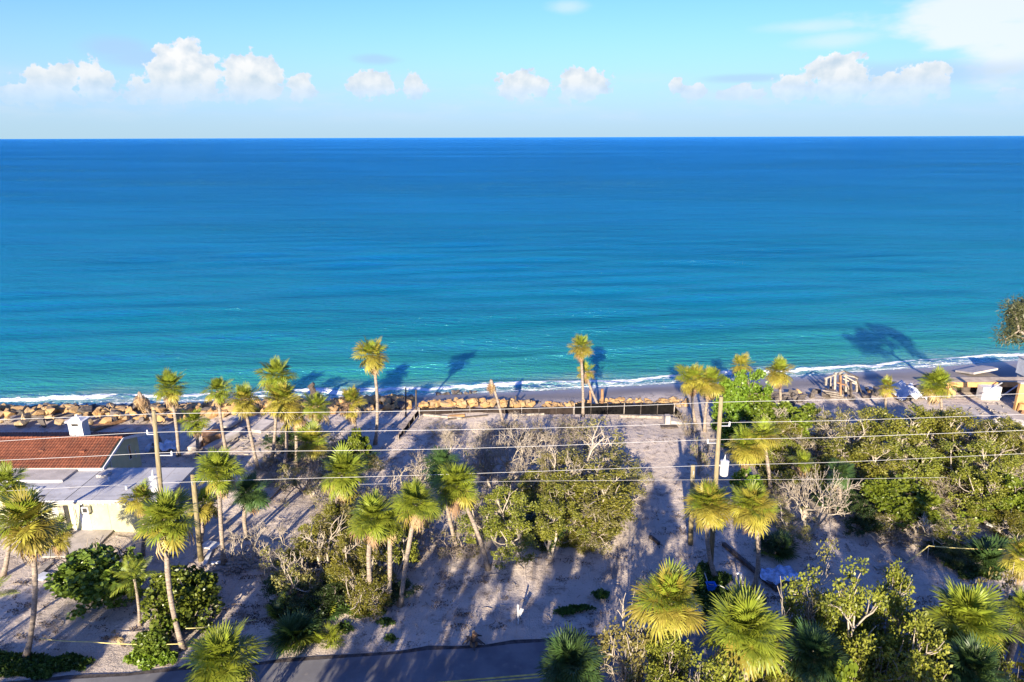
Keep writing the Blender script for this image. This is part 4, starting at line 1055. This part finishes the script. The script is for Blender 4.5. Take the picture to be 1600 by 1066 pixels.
def tile_slope(name, x0, x1, y0, z0, y1, z1):
    pitch = .26; n = int((x1 - x0) / pitch); rows = 10; V = []; Fc = []
    for c in range(n):
        xa = x0 + c * pitch
        for rr in range(rows):
            t0, t1 = rr / rows, (rr + 1) / rows + .012; k = len(V)
            for t, lift in ((t0, .035), (t1, 0.0)):
                for j in range(5):
                    a = math.pi * j / 4; V.append((xa + pitch * (.5 - .5 * math.cos(a)) - hx, y0 + (y1 - y0) * t - hy, z0 + (z1 - z0) * t + .075 * math.sin(a) + lift))
            for j in range(4): Fc.append((k + j, k + j + 1, k + 6 + j, k + 5 + j))
            Fc.append((k, k + 1, k + 2, k + 3, k + 4))
    o = mesh(name, V, Fc, M['terracotta']); ob = obj(name, o, H); ob['kind'] = 'stuff'; return ob
ey, rz_ = 52.45, 4.42
tile_slope('roof_tiles', XL, -34.75, ey, 3.2, 55.95, rz_); tile_slope('roof_tiles', XL, -34.75, 59.7, 3.2, 55.95, rz_)
mb = MB(); 
for i in range(68):
    x = -34.75 - .4 * i; mb.tube([(x - hx, 55.95 - hy, rz_ + .03), (x - .42 - hx, 55.95 - hy, rz_ + .0)], [.14, .12], 8)
o = mb.obj('ridge_cap', M['terracotta'], H)
for y0, y1, nm in ((ey, 55.95, 0), (59.7, 55.95, 0)):
    MB().bar((-34.72 - hx, y0 - hy, 3.12), (-34.72 - hx, y1 - hy, rz_ - .1), .09, .22).obj('barge_board', M['white_paint'], H)
hb('eave_fascia', XL, -34.8, ey - .03, ey + .09, 2.98, 3.19, 'white_paint')
# chimney on the far slope
cp = aty(124, 671, 57.2); cx = cp[0]
ch = hb('chimney', cx - .62, cx + .62, 56.7, 57.7, 3.4, 5.55, 'white_paint'); cap = MB()
cap.box((cx - hx, 57.2 - hy, 5.62), (1.6, 1.3, .12)); cap.box((cx - hx, 57.2 - hy, 5.8), (1.1, .9, .24), taper=.5); cap.box((cx - hx, 57.2 - hy, 6.0), (.18, .18, .25)); cap.obj('chimney_cap', M['white_paint'], ch)
hb('flue_opening', cx - .3, cx + .3, 56.685, 56.72, 5.2, 5.42, 'dark', ch)
for px, py in ((66, 707), (130, 708)):
    q = at(px, py, 3.75); MB().box((q[0] - hx, q[1] - hy, q[2] + .1), (.42, .3, .34)).obj('roof_vent', M['terracotta'], H)
# gable end openings
def side_win(px0, px1, pyt, pyb, nm='window'):
    a = atx(px0, pyt, XR + .03); b_ = atx(px1, pyb, XR + .03); y0, y1 = sorted((a[1], b_[1])); z0, z1 = sorted((a[2], b_[2]))
    fr = hb(nm, XR - .02, XR + .035, y0, y1, z0, z1, 'white_paint'); hb('pane', XR + .02, XR + .045, y0 + .07, y1 - .07, z0 + .07, z1 - .07, 'dark_glass', fr)
side_win(199, 207, 697, 716); side_win(211, 214, 704, 714)
hb('downpipe', XR, XR + .07, 54.5, 54.57, .0, 3.3, 'white_paint')
# flat roof wing
fw = 47.9
mb = MB().box(((-46 - 28.6) / 2 - hx, (fw + 52.9) / 2 - hy, 1.2), (-28.6 + 46, 52.9 - fw, 3.0)); mb.obj('wing_wall', M['yellow_wall'], H)
fr = hb('flat_roof', -47, -27.2, 47.42, 53.15 - .2, 2.74, 2.98, 'flat_roof')
hb('roof_edge', -47, -27.2, 47.37, 47.42, 2.78, 3.0, 'white_paint', fr)
a_ = at(22, 750, 3.2); b_ = at(160, 750, 3.2)
up = hb('upper_flat_roof', -47, -36.9, a_[1], 52.4, 2.98, 3.16, 'sand_slab'); hb('roof_edge', -47, -36.9, a_[1] - .04, a_[1], 3.0, 3.19, 'white_paint', up)
hb('skylight', at(48, 757, 3)[0], at(75, 757, 3)[0], 48.9, 49.5, 2.98, 3.08, 'white_paint', fr)
hb('roof_drain', at(68, 772, 3)[0] - .15, at(68, 772, 3)[0] + .25, 48.0, 48.2, 2.98, 3.04, 'dark', fr)
for i in range(9):
    hb('roof_seam', -45.2 + i * 2.05, -45.16 + i * 2.05, 47.45, 52.9, 2.978, 2.992, 'dark' if i % 4 == 1 else 'concrete', fr)
for i, (vx, vy) in enumerate(((-33.2, 50.6), (-31.0, 49.2), (-38.3, 48.7))):
    MB().tube([(vx - hx, vy - hy, 2.95), (vx - hx, vy - hy, 3.32)], .07 + .02 * i, 8).obj('roof_pipe', M['steel' if i else 'white_paint'], H)
hb('roof_curb', -34.6, -33.7, 51.2, 51.9, 2.97, 3.2, 'concrete', fr); hb('gutter', -36.8, -27.3, 47.28, 47.37, 2.8, 2.9, 'concrete', fr)
hb('downpipe', -29.2, -29.1, 47.8, 47.88, 0, 2.8, 'white_paint')
for i in range(9):
    q = aty(118 + i * 11.5, 786, fw - .2); hb('rafter_tail', q[0] - .05, q[0] + .05, 47.46, fw, 2.58, 2.74, 'white_paint', fr)
def front(nm, px0, px1, pyt, pyb, m, out=.05, parent=None):
    a = aty(px0, pyt, fw - out); b2 = aty(px1, pyb, fw - out); return hb(nm, a[0], b2[0], fw - out, fw + .02, max(.05, b2[2]), a[2], m, parent)
front('wall_panel', 80, 98, 792, 832, 'white_paint', .04)
d_ = front('door', 108, 122, 793, 834, 'white_paint', .06); front('door_panel', 110, 114, 797, 812, 'sand_slab', .075, d_); front('door_panel', 116, 120, 797, 812, 'sand_slab', .075, d_)
front('door_handle', 119, 120, 814, 816, 'steel', .1, d_)
front('door_jamb', 105, 107.5, 790, 834, 'dark', .05); front('door_jamb', 99, 101, 790, 834, 'grey_wood', .05)
front('wall_patch', 124, 145, 802, 832, 'white_paint', .03)
w_ = front('window', 124.5, 143, 790, 804, 'dark', .05); ac = front('air_conditioner', 126, 139, 793, 803, 'steel', .4); front('grille', 128.5, 136, 795, 801, 'dark', .42, ac)
for i in range(3):
    hb('wall_trim', -34.0 + i * 2.0, -33.94 + i * 2.0, fw - .02, fw + .0, 0, 2.5, 'yellow_wall')
# concrete apron by the door
q = gpt(118, 850); o = MB().box((0, 0, 0), (3.4, 3.6, .12)).obj('concrete_apron', M['sand_slab'], None, (q[0] + .3, 46.1, .05), (0, 0, .0)); tag(o, 'pale concrete apron before the white house door', 'paving')


# ------------------------------------------------------------------ fence, posts, beach remains
def fab_fence(label, A, B, hgt_, nseg, m, lean=0.0):
    A, B = Vector(A), Vector(B); t = thing('fabric_fence', label, 'fence', A, 0, 'fabric fences of the cleared lot'); d = (B - A) / nseg; r = random.Random(label)
    nrm = Vector((-d.y, d.x, 0)).normalized()
    for i in range(nseg):
        V = []; Fc = []; nx, nz = 7, 4
        for a in range(nx):
            for c in range(nz):
                u = a / (nx - 1); w = c / (nz - 1); sag = -.10 * math.sin(math.pi * u) * (w)
                V.append(d * (i + u) + Vector((0, 0, w * hgt_ + sag - .03 + r.uniform(-.01, .01))) + nrm * (.10 * math.sin(math.pi * u) * math.sin(math.pi * w) + .0 + lean * w + r.uniform(-.02, .02)))
        for a in range(nx - 1):
            for c in range(nz - 1): k = a * nz + c; Fc.append((k, k + nz, k + nz + 1, k + 1))
        obj('fabric_panel', mesh('fabric_panel', V, Fc, M[m], True), t)
    for i in range(nseg + 1):
        p = d * i - nrm * .06; MB().box((p.x, p.y, hgt_ * .5), (.07, .06, hgt_ + .1)).obj('post', M['dark_wood' if i % 3 else 'grey_wood'], t)
    return t
y_f = 71.6
fab_fence('long black fabric fence along the seaward edge of the cleared lot, right stretch', (7.0, y_f, 0), (18.2, y_f - .2, 0), 1.3, 6, 'black_fabric')
fab_fence('brown black fabric fence before the tan rock row, left stretch', (-10.6, y_f, 0), (6.9, y_f, 0), .85, 9, 'brown_fabric')
e1, e0 = gpt(622, 688), (-10.6, y_f, 0)
fab_fence('short black fabric fence turning landward at the left corner of the cleared lot', (e1[0], e1[1], 0), e0, .7, 4, 'black_fabric')
fab_fence('short black fence turning landward at the right end of the cleared lot', (18.3, y_f - .2, 0), (18.6, 69.4, 0), 1.0, 1, 'black_fabric')
def beam(nm, label, cat, p0, p1, w, h, m, group=None, z=.1, z1=None):
    a = Vector(gpt(*p0)); b2 = Vector(gpt(*p1)); a.z += z; b2.z += z if z1 is None else z1; c = (a + b2) / 2
    o = MB().bar(a - c, b2 - c, w, h).obj(nm, M[m], None, c); return tag(o, label, cat, group)
beam('timber_beam', 'long pale timber lying on the sand at the foot of the brown fence', 'timber', (662, 649), (722, 655), .25, .2, 'grey_wood')
beam('timber_beam', 'yellowish board on the sand by the fence, spotted with rust', 'timber', (700, 652), (726, 650), .5, .12, 'orange_block')
beam('timber_beam', 'dark thin beam in front of the brown fence', 'timber', (700, 656), (762, 650), .15, .12, 'dark_wood')
beam('timber_beam', 'pale board at the foot of the black fence right stretch', 'timber', (968, 651), (1034, 653), .3, .25, 'grey_wood')
beam('timber_beam', 'grey board near the dead palm by the fence', 'timber', (800, 650), (850, 648), .2, .2, 'grey_wood')
def upright(nm, label, cat, base, top, r_, m, group=None):
    B = gpt(*base); d = Vector(aty(*top, B[1]) - B); t = thing(nm, label, cat, B, 0, group); mb = MB().tube([(0, 0, -.3), d * .55, d], [r_, r_ * .95, r_ * .8], 9); mb.obj('shaft', M[m], t)
    return t
upright('timber_pile', 'tall thin dark pile left of the fence corner', 'post', (634, 652), (634, 606), .10, 'dark_wood', 'dark piles by the fence corner')
upright('timber_pile', 'shorter dark pile at the fence corner', 'post', (650, 640), (650, 609), .11, 'dark_wood', 'dark piles by the fence corner')
upright('timber_pile', 'thin pale post standing at the fence corner', 'post', (656, 651), (655, 637), .07, 'grey_wood')
upright('timber_pile', 'brown wooden pile right of the twin palms, left of two', 'post', (923, 636), (922, 610), .14, 'brown_wood', 'brown piles by the twin palms')
upright('timber_pile', 'brown wooden pile right of the twin palms, right of two', 'post', (941, 636), (941, 608), .19, 'brown_wood', 'brown piles by the twin palms')
upright('timber_pile', 'leaning dark post in the tan rocks near the dead palm', 'post', (804, 634), (806, 619), .13, 'dark_wood')
# concrete footing at the fence end
q = gpt(1042, 664); t = thing('concrete_footing', 'broken concrete footing at the right end of the black fence', 'concrete block', q)
MB().box((0, 0, .55), (.5, .6, 1.2)).obj('pier', M['concrete'], t); MB().box((.9, .3, .35), (1.3, 1.0, .3), Euler((.1, .2, .2)).to_matrix()).obj('slab', M['concrete'], t); MB().box((.1, -.7, .1), (1.8, .7, .2), Euler((0, .08, .1)).to_matrix()).obj('footing', M['dark_wood'], t)
# dark uprooted stump left of centre shore
q = gpt(492, 632); t = thing('dead_stump', 'dark broken stump with splayed roots standing in the rocks', 'stump', q)
mb = MB(); rs = random.Random(3)
for k in range(7):
    a = k * .9; mb.tube([(math.cos(a) * 1.0, math.sin(a) * .6, -.3), (math.cos(a) * .5, math.sin(a) * .3, 1.0), (rs.uniform(-.1, .1), 0, 2.1 + rs.uniform(-.3, .4))], [.13, .14, .10], 6)
mb.obj('roots', M['dark_wood'], t)
MB().tube([(0, 0, 1.7), (-.3, 0, 2.3), (.1, 0, 2.7)], [.35, .4, .2], 8).obj('bole', M['dark_wood'], t)


# ------------------------------------------------------------------ storm debris
beam('roof_slab', 'fallen dark red roof strip lying on the sand behind the chimney', 'debris', (143, 674), (192, 658), 1.0, .35, 'brown_wood', None, .25)
beam('concrete_beam', 'long grey concrete beam sloping over the debris behind the small palm', 'debris', (300, 705), (333, 672), 1.0, .4, 'concrete', None, .25, .7)
beam('concrete_beam', 'lower grey concrete beam left by the bent palm', 'debris', (322, 706), (380, 678), .9, .4, 'concrete', None, .2, .5)
beam('concrete_beam', 'upper grey concrete slab near the boulders between two palms', 'debris', (350, 672), (378, 656), 1.1, .35, 'concrete', None, .3, .5)
beam('concrete_beam', 'flat grey slab on the sand left of the tufted palm', 'debris', (398, 676), (420, 661), 1.6, .3, 'concrete', None, .15, .25)
q = gpt(331, 690); t = thing('timber_crate', 'orange brown broken timber block among the grey beams', 'debris', q, .5)
for k in range(5): MB().box((0, -.7 + k * .35, .5), (1.7, .3, 1.0), Euler((.05 * k, .06 * (k % 3), 0)).to_matrix()).obj('plank', M['brown_wood'], t)
def cloth(nm, label, cat, px, py, w, d_, h, m, seed, rot=0.0):
    q = gpt(px, py); g_ = np.random.default_rng(seed); n = 16
    ph = g_.uniform(0, 6.28, (8, 2)); fr_ = g_.uniform(1.5, 6, (8, 2))
    V = []; Fc = []
    for i in range(n):
        for j in range(n):
            u, v = i / (n - 1) - .5, j / (n - 1) - .5; z = sum(math.sin(fr_[k][0] * u * 3 + ph[k][0]) * math.sin(fr_[k][1] * v * 3 + ph[k][1]) for k in range(8)) / 8
            e = max(0, 1 - 2.2 * abs(u + .15 * math.sin(5 * v + seed))) * (0.55 + .45 * math.cos(3 * v + seed)) + .35 * abs(math.sin(9 * u + 4 * v + seed)); x = u * w * (1 + .15 * math.sin(7 * v + seed)); y = v * d_ * (1 + .15 * math.sin(6 * u))
            V.append((x * math.cos(rot) - y * math.sin(rot), x * math.sin(rot) + y * math.cos(rot), .05 + h * e * (.7 + .6 * z) + .25 * abs(z) * h))
    for i in range(n - 1):
        for j in range(n - 1): k = i * n + j; Fc.append((k, k + n, k + n + 1, k + 1))
    o = obj(nm, mesh(nm, V, Fc, M[m]), None, q); return tag(o, label, cat)
cloth('tarp', 'collapsed pale canopy sheet behind the left utility pole', 'tarp', 252, 703, 2.6, 2.2, 1.4, 'tarp', 2)
cloth('tarp', 'crumpled white tarp on the dark rocks left of the deck palm', 'tarp', 1416, 622, 3.8, 2.4, 2.1, 'tarp', 5, .3)
cloth('tarp', 'crumpled pale blue tarp half hidden by scrub at lower right', 'tarp', 1220, 905, 2.6, 2.2, .9, 'blue_tarp', 8)
cloth('tarp', 'pale blue plastic sheet caught in the right scrub', 'tarp', 1447, 690, 1.6, 1.2, 1.1, 'blue_tarp', 9)
cloth('tarp', 'grey crushed sheeting on the ground at the right edge by the ruin', 'tarp', 1580, 668, 4.2, 2.6, .9, 'concrete', 12)
cloth('tarp', 'shaded bluish sheeting on the sand under the pale limbed bare tree', 'tarp', 1300, 672, 5.0, 3.4, .35, 'flat_roof', 13)
PLK = [((52, 905), (80, 880), .5, 'grey_wood', 'long grey board on the sand behind the curved front palm'), ((60, 908), (76, 898), .9, 'tarp', 'pale panel lying behind the curved front palm'),
       ((318, 852), (340, 856), .9, 'white_paint', 'white panel on the sand right of the short pole'), ((320, 885), (329, 862), .3, 'white_paint', 'narrow white board by the short pole foot'),
       ((250, 868), (280, 862), .7, 'tarp', 'pale panel beneath the tall front palm crown'), ((330, 882), (352, 880), .25, 'white_paint', 'thin white trim board by the full round palm'),
       ((353, 884), (398, 880), .25, 'grey_wood', 'grey board under the bleached dead bush'), ((460, 868), (498, 857), .35, 'white_paint', 'white pipe-like board under the tall bleached tree'),
       ((432, 955), (446, 936), .2, 'white_paint', 'thin white board left of the dark palmetto'), ((405, 967), (428, 961), .3, 'grey_wood', 'grey plank on the shaded sand left of the palmetto'),
       ((421, 780), (440, 760), .3, 'bleached', 'bleached log lying on the light sand strip'), ((15, 1026), (36, 1024), .15, 'white_paint', 'white plastic strip at the foot of the curved front palm'),
       ((425, 745), (455, 738), .9, 'drift', 'brown debris heap plank behind the lower palm'), ((1368, 890), (1400, 886), .3, 'grey_wood', 'grey plank in the dark hollow at right'),
       ((1540, 820), (1556, 826), .35, 'white_paint', 'white board below the glossy bright bush'), ((1490, 818), (1512, 830), .3, 'grey_wood', 'grey board on the shaded sand below the right scrub'),
       ((1565, 840), (1588, 848), .3, 'concrete', 'concrete shard below the glossy bright bush'), ((1196, 908), (1220, 915), .3, 'brown_wood', 'brown plank beside the blue tarp'),
       ((1130, 852), (1215, 925), .28, 'dark_wood', 'long dark fallen log crossing the sand by the ball shaped palms'), ((958, 905), (968, 872), .12, 'drift', 'thin stick on the shaded drive'),
       ((1015, 840), (1030, 852), .2, 'dark_wood', 'short dark stick lying on the sandy drive')]
for p0, p1, w, m, lb in PLK: beam('board', lb, 'debris', p0, p1, w, .1 if m != 'dark_wood' else .26, m, 'storm debris boards', .12)

# post, bin, small things on the sand
B = gpt(810, 974); t = thing('marker_post', 'white marker post leaning on the verge before the road', 'post', B)
d = Vector(aty(809, 945, B[1]) - B); MB().bar((0, 0, -.1), d, .13, .10).obj('post', M['white_paint'], t); MB().box((.14, -.02, d.z * .62), (.24, .03, .55), Euler((0, .4, 0)).to_matrix()).obj('flap', M['white_paint'], t)
B = gpt(1110, 925); t = thing('recycling_bin', 'small bright blue open topped bin on dark ground by the palms', 'bin', B)
MB().add([(-.2, -.17, 0), (.2, -.17, 0), (.2, .17, 0), (-.2, .17, 0), (-.27, -.22, .62), (.27, -.22, .62), (.27, .22, .62), (-.27, .22, .62), (-.24, -.19, .58), (.24, -.19, .58), (.24, .19, .58), (-.24, .19, .58), (-.18, -.15, .06), (.18, -.15, .06), (.18, .15, .06), (-.18, .15, .06)],
         [(3, 2, 1, 0), (0, 1, 5, 4), (1, 2, 6, 5), (2, 3, 7, 6), (3, 0, 4, 7), (4, 5, 9, 8), (5, 6, 10, 9), (6, 7, 11, 10), (7, 4, 8, 11), (8, 9, 13, 12), (9, 10, 14, 13), (10, 11, 15, 14), (11, 8, 12, 15), (12, 13, 14, 15)]).obj('body', M['blue_plastic'], t)
mb = MB()
for a, b2 in (((-.3, -.25), (.3, -.25)), ((.3, -.25), (.3, .25)), ((.3, .25), (-.3, .25)), ((-.3, .25), (-.3, -.25))): mb.bar((a[0], a[1], .63), (b2[0], b2[1], .63), .05, .05)
mb.obj('rim', M['blue_plastic'], t)
B = gpt(1156, 915); t = thing('standpipe', 'white pipe riser bent over on the sand between palms', 'pipe', B)
MB().tube([(0, 0, -.1), (0, 0, .8), (.02, 0, .95)], .06, 8).obj('riser', M['pipe_white'], t); MB().tube([(.02, 0, .95), (-.12, 0, 1.02), (-.3, 0, .95)], .07, 8).obj('elbow', M['pipe_white'], t)
B = gpt(740, 1008); t = thing('stump', 'brown uprooted stump at the road edge', 'stump', B)
mb = MB()
for k in range(8):
    a = k * .8; mb.tube([(0, 0, .25), (math.cos(a) * .3, math.sin(a) * .3, .35 + .2 * (k % 3)), (math.cos(a) * .7, math.sin(a) * .55, .05 + .3 * (k % 2))], [.16, .10, .03], 6)
mb.obj('roots', M['dark_wood'], t); MB().tube([(0, 0, 0), (.05, 0, .5), (.1, .05, .8)], [.26, .22, .15], 9).obj('bole', M['brown_wood'], t)
B = gpt(167, 1000); t = thing('dead_frond_pile', 'small heap of red brown dead fronds on the sand', 'debris', B)
for k in range(4): obj('dead_frond', FR['dead'][k % 2], t, (0.2 * k, .1 * k, .1), Euler((.2 * k, -.2, k * 1.7)), (.8, .8, .8))
def rope(label, P, r_, m='yellow_rope'):
    Q = []
    for i in range(len(P) - 1):
        a, b2 = Vector(P[i]), Vector(P[i + 1]); L = (b2 - a).length
        for k in range(12):
            u = k / 12; q = a.lerp(b2, u); q.z -= .16 * L * .12 * 4 * u * (1 - u); Q.append(q)
    Q.append(Vector(P[-1])); o = MB().tube(Q, r_, 6).obj('rope', M[m], smooth=True); tag(o, label, 'rope', 'slack ropes strung between trees')
z = lambda px, py, h: tuple(at(px, py, h))
rope('yellow rope hanging between a stake and the right edge palms', [z(1415, 880, .4), z(1451, 853, 1.5), z(1602, 858, 1.6)], .035)
upright('stake', 'thin stake holding the yellow rope at right', 'stake', (1449, 876), (1451, 851), .04, 'grey_wood')
rope('pale rope strung low from the curved front palm to the tall front palm', [z(62, 998, .8), z(140, 1003, .7), z(285, 1006, .9)], .03)
rope('orange tinged rope from the tall front palm to the right', [z(290, 982, 1.3), z(330, 979, 1.1), z(400, 968, .8)], .03)
rope('rope sagging from the ball palms past the blue bin', [z(1101, 895, 1.0), z(1107, 913, .5), z(1125, 915, .5), z(1158, 930, .2)], .03, 'wire')


# ------------------------------------------------------------------ ruined buildings at right
B = np.array([57.5, 77.2, 0.0])
t = thing('ruined_deck', 'storm wrecked raised concrete deck with white pier at the right edge', 'ruined building', B)
def rb(nm, x0, x1, y0, y1, z0, z1, m, R=None, par=None):
    return MB().box(((x0 + x1) / 2 - B[0], (y0 + y1) / 2 - B[1], (z0 + z1) / 2), (x1 - x0, y1 - y0, z1 - z0), R).obj(nm, M[m], par or t)
rb('deck_slab', 51.8, 76, 76.6, 78.3, 1.55, 1.85, 'deck_tan'); rb('edge_beam', 51.8, 76, 76.45, 76.6, 1.25, 1.87, 'orange_block')
rb('pier', 55.5, 57.7, 75.4, 76.4, -.4, 1.62, 'white_paint'); rb('end_post', 51.85, 52.2, 76.0, 76.44, -.6, 1.3, 'orange_block')
rb('lower_beam', 51.9, 55.2, 75.9, 76.2, -.15, .1, 'grey_wood'); rb('back_wall', 52, 76, 78.0, 78.3, -1.2, 1.5, 'dark_wood')
mb = MB().tube([(52.7 - B[0], 76.6 - B[1], .35), (52.75 - B[0], 77.8 - B[1], .4)], .5, 12); mb.obj('water_heater', M['orange_block'], t)
for k, (p0, p1) in enumerate((((1535, 615), (1566, 598)), ((1561, 622), (1600, 596)))):
    a, b2 = aty(*p0, 75.2), aty(*p1, 75.2); MB().bar(a - B, b2 - B, .1, .1).obj('brace', M['steel'], t)
B2 = gpt(1592, 641); t2 = thing('block_wall', 'broken orange brown masonry wall with an opening at the right edge', 'ruined building', B2)
zt = aty(1585, 600, B2[1])[2]
for (x0, x1, z0, z1) in ((-.6, .65, 0, zt), (.65, 1.1, .95, zt), (1.1, 7, 0, zt)):
    MB().box(((x0 + x1) / 2, 0, (z0 + z1) / 2), (x1 - x0, .35, z1 - z0)).obj('wall', M['orange_block'], t2)
MB().box((3.2, .05, zt + .08), (7.7, .6, .15)).obj('coping', M['concrete'], t2); MB().tube([(-.15, -.5, .0), (-.12, -.5, 1.0)], [.42, .36], 12).obj('drum', M['orange_block'], t2)
MB().box((0, -1.2, .1), (1.4, .5, .4), Euler((.2, .3, .5)).to_matrix()).obj('rubble', M['brown_wood'], t2)
q = aty(1598, 585, 80.5); t = thing('white_cabin', 'white ribbed cabin standing on the deck at the right edge', 'cabin', (q[0] + 2.0, 80.5, 1.6))
MB().box((0, 0, .75), (4.2, 2.2, 2.1)).obj('body', M['white_paint'], t)
for k in range(14): MB().box((-1.95 + k * .3, -1.13, .75), (.09, .06, 1.95)).obj('rib', M['white_paint'], t)
MB().box((0, 0, 1.86), (4.4, 2.4, .12)).obj('roof', M['flat_roof'], t)
MB().box((0, 0, -.65), (3.8, 2.0, .7)).obj('base', M['concrete'], t)
q = at(1528, 578, -.2); o = MB().box((0, 0, 0), (4.2, 3.0, .25), Euler((-.22, -.1, .2)).to_matrix()).obj('fallen_panel', M['concrete'], None, q); tag(o, 'fallen tan roof panel tilted on the beach behind the ruined deck', 'debris')
q = at(1540, 588, .1); o = MB().box((0, 0, 0), (6.0, .5, .4), Euler((0, .03, .05)).to_matrix()).obj('timber_beam', M['grey_wood'], None, (q[0], 81.0, q[2])); tag(o, 'long grey timber lying along the beach behind the ruined deck', 'debris')
a = gpt(1510, 640); o = MB().box((0, 0, 0), (8.0, 5.0, .2), Euler((0, .02, .05)).to_matrix()).obj('concrete_floor', M['sand_slab'], None, (a[0] + 2.6, a[1] - 1.2, .08)); tag(o, 'bare concrete floor slab in front of the ruined deck', 'slab')
B3 = gpt(1318, 622); t = thing('stair_wreck', 'wrecked grey timber stair frame standing over the dark rocks', 'wrecked stairs', B3)
def fp(px, py, Y): return Vector(aty(px, py, Y) - B3)
Y0, Y1 = B3[1] - .6, B3[1] + 1.8
for px, t0, b0, Y, m in ((1290, 592, 602, Y1, 'grey_wood'), (1297, 589, 603, Y1, 'bleached'), (1304, 583, 608, Y0, 'bleached'), (1313, 586, 618, Y0, 'brown_wood'), (1321, 584, 612, Y0, 'grey_wood'), (1338, 588, 612, Y0, 'grey_wood'), (1330, 596, 620, Y0 - .5, 'dark_wood')):
    MB().bar(fp(px, b0, Y), fp(px + random.uniform(-1, 1), t0, Y), .26, .22).obj('post', M[m], t)
for p0, p1, m in (((1288, 592), (1319, 580), 'grey_wood'), ((1304, 583), (1340, 590), 'grey_wood'), ((1319, 580), (1341, 590), 'dark_wood'), ((1317, 592), (1337, 600), 'bleached'), ((1322, 600), (1332, 618), 'grey_wood'), ((1338, 592), (1345, 612), 'dark_wood'), ((1308, 598), (1322, 602), 'brown_wood'), ((1313, 584), (1338, 598), 'bleached')):
    MB().bar(fp(*p0, Y0 - .15), fp(*p1, Y0 - .15), .22, .14).obj('beam', M[m], t)
for k in range(5):
    a = fp(1298 + k * 3, 612 + k * 2, Y0); MB().box(a, (2.2, .3, .12), Euler((.1 * k, .2, .1)).to_matrix()).obj('tread', M['dark_wood' if k % 2 else 'grey_wood'], t)

mb = MB(); rs = random.Random(11)
for (cx, cy, rx, ry, n) in ((500, 720, 90, 28, 90), (400, 690, 60, 20, 40), (360, 880, 60, 20, 40), (1300, 690, 60, 25, 50), (1540, 650, 50, 20, 60), (1460, 850, 110, 30, 90), (480, 880, 40, 14, 25), (870, 680, 90, 16, 30), (1200, 640, 60, 14, 30)):
    for _ in range(n):
        p = gpt(cx + rs.gauss(0, rx * .5), cy + rs.gauss(0, ry * .5))
        mb.box((p[0], p[1], p[2] + .06), (rs.uniform(.2, 1.3), rs.uniform(.08, .3), rs.uniform(.03, .12)), Euler((rs.uniform(-.3, .3), rs.uniform(-.3, .3), rs.uniform(0, 3.1))).to_matrix())
o = mb.obj('timber_rubbish', M['grey_wood']); o['kind'] = 'stuff'; tag(o, 'small broken timber and rubbish scattered over the storm wrecked lots', 'debris')
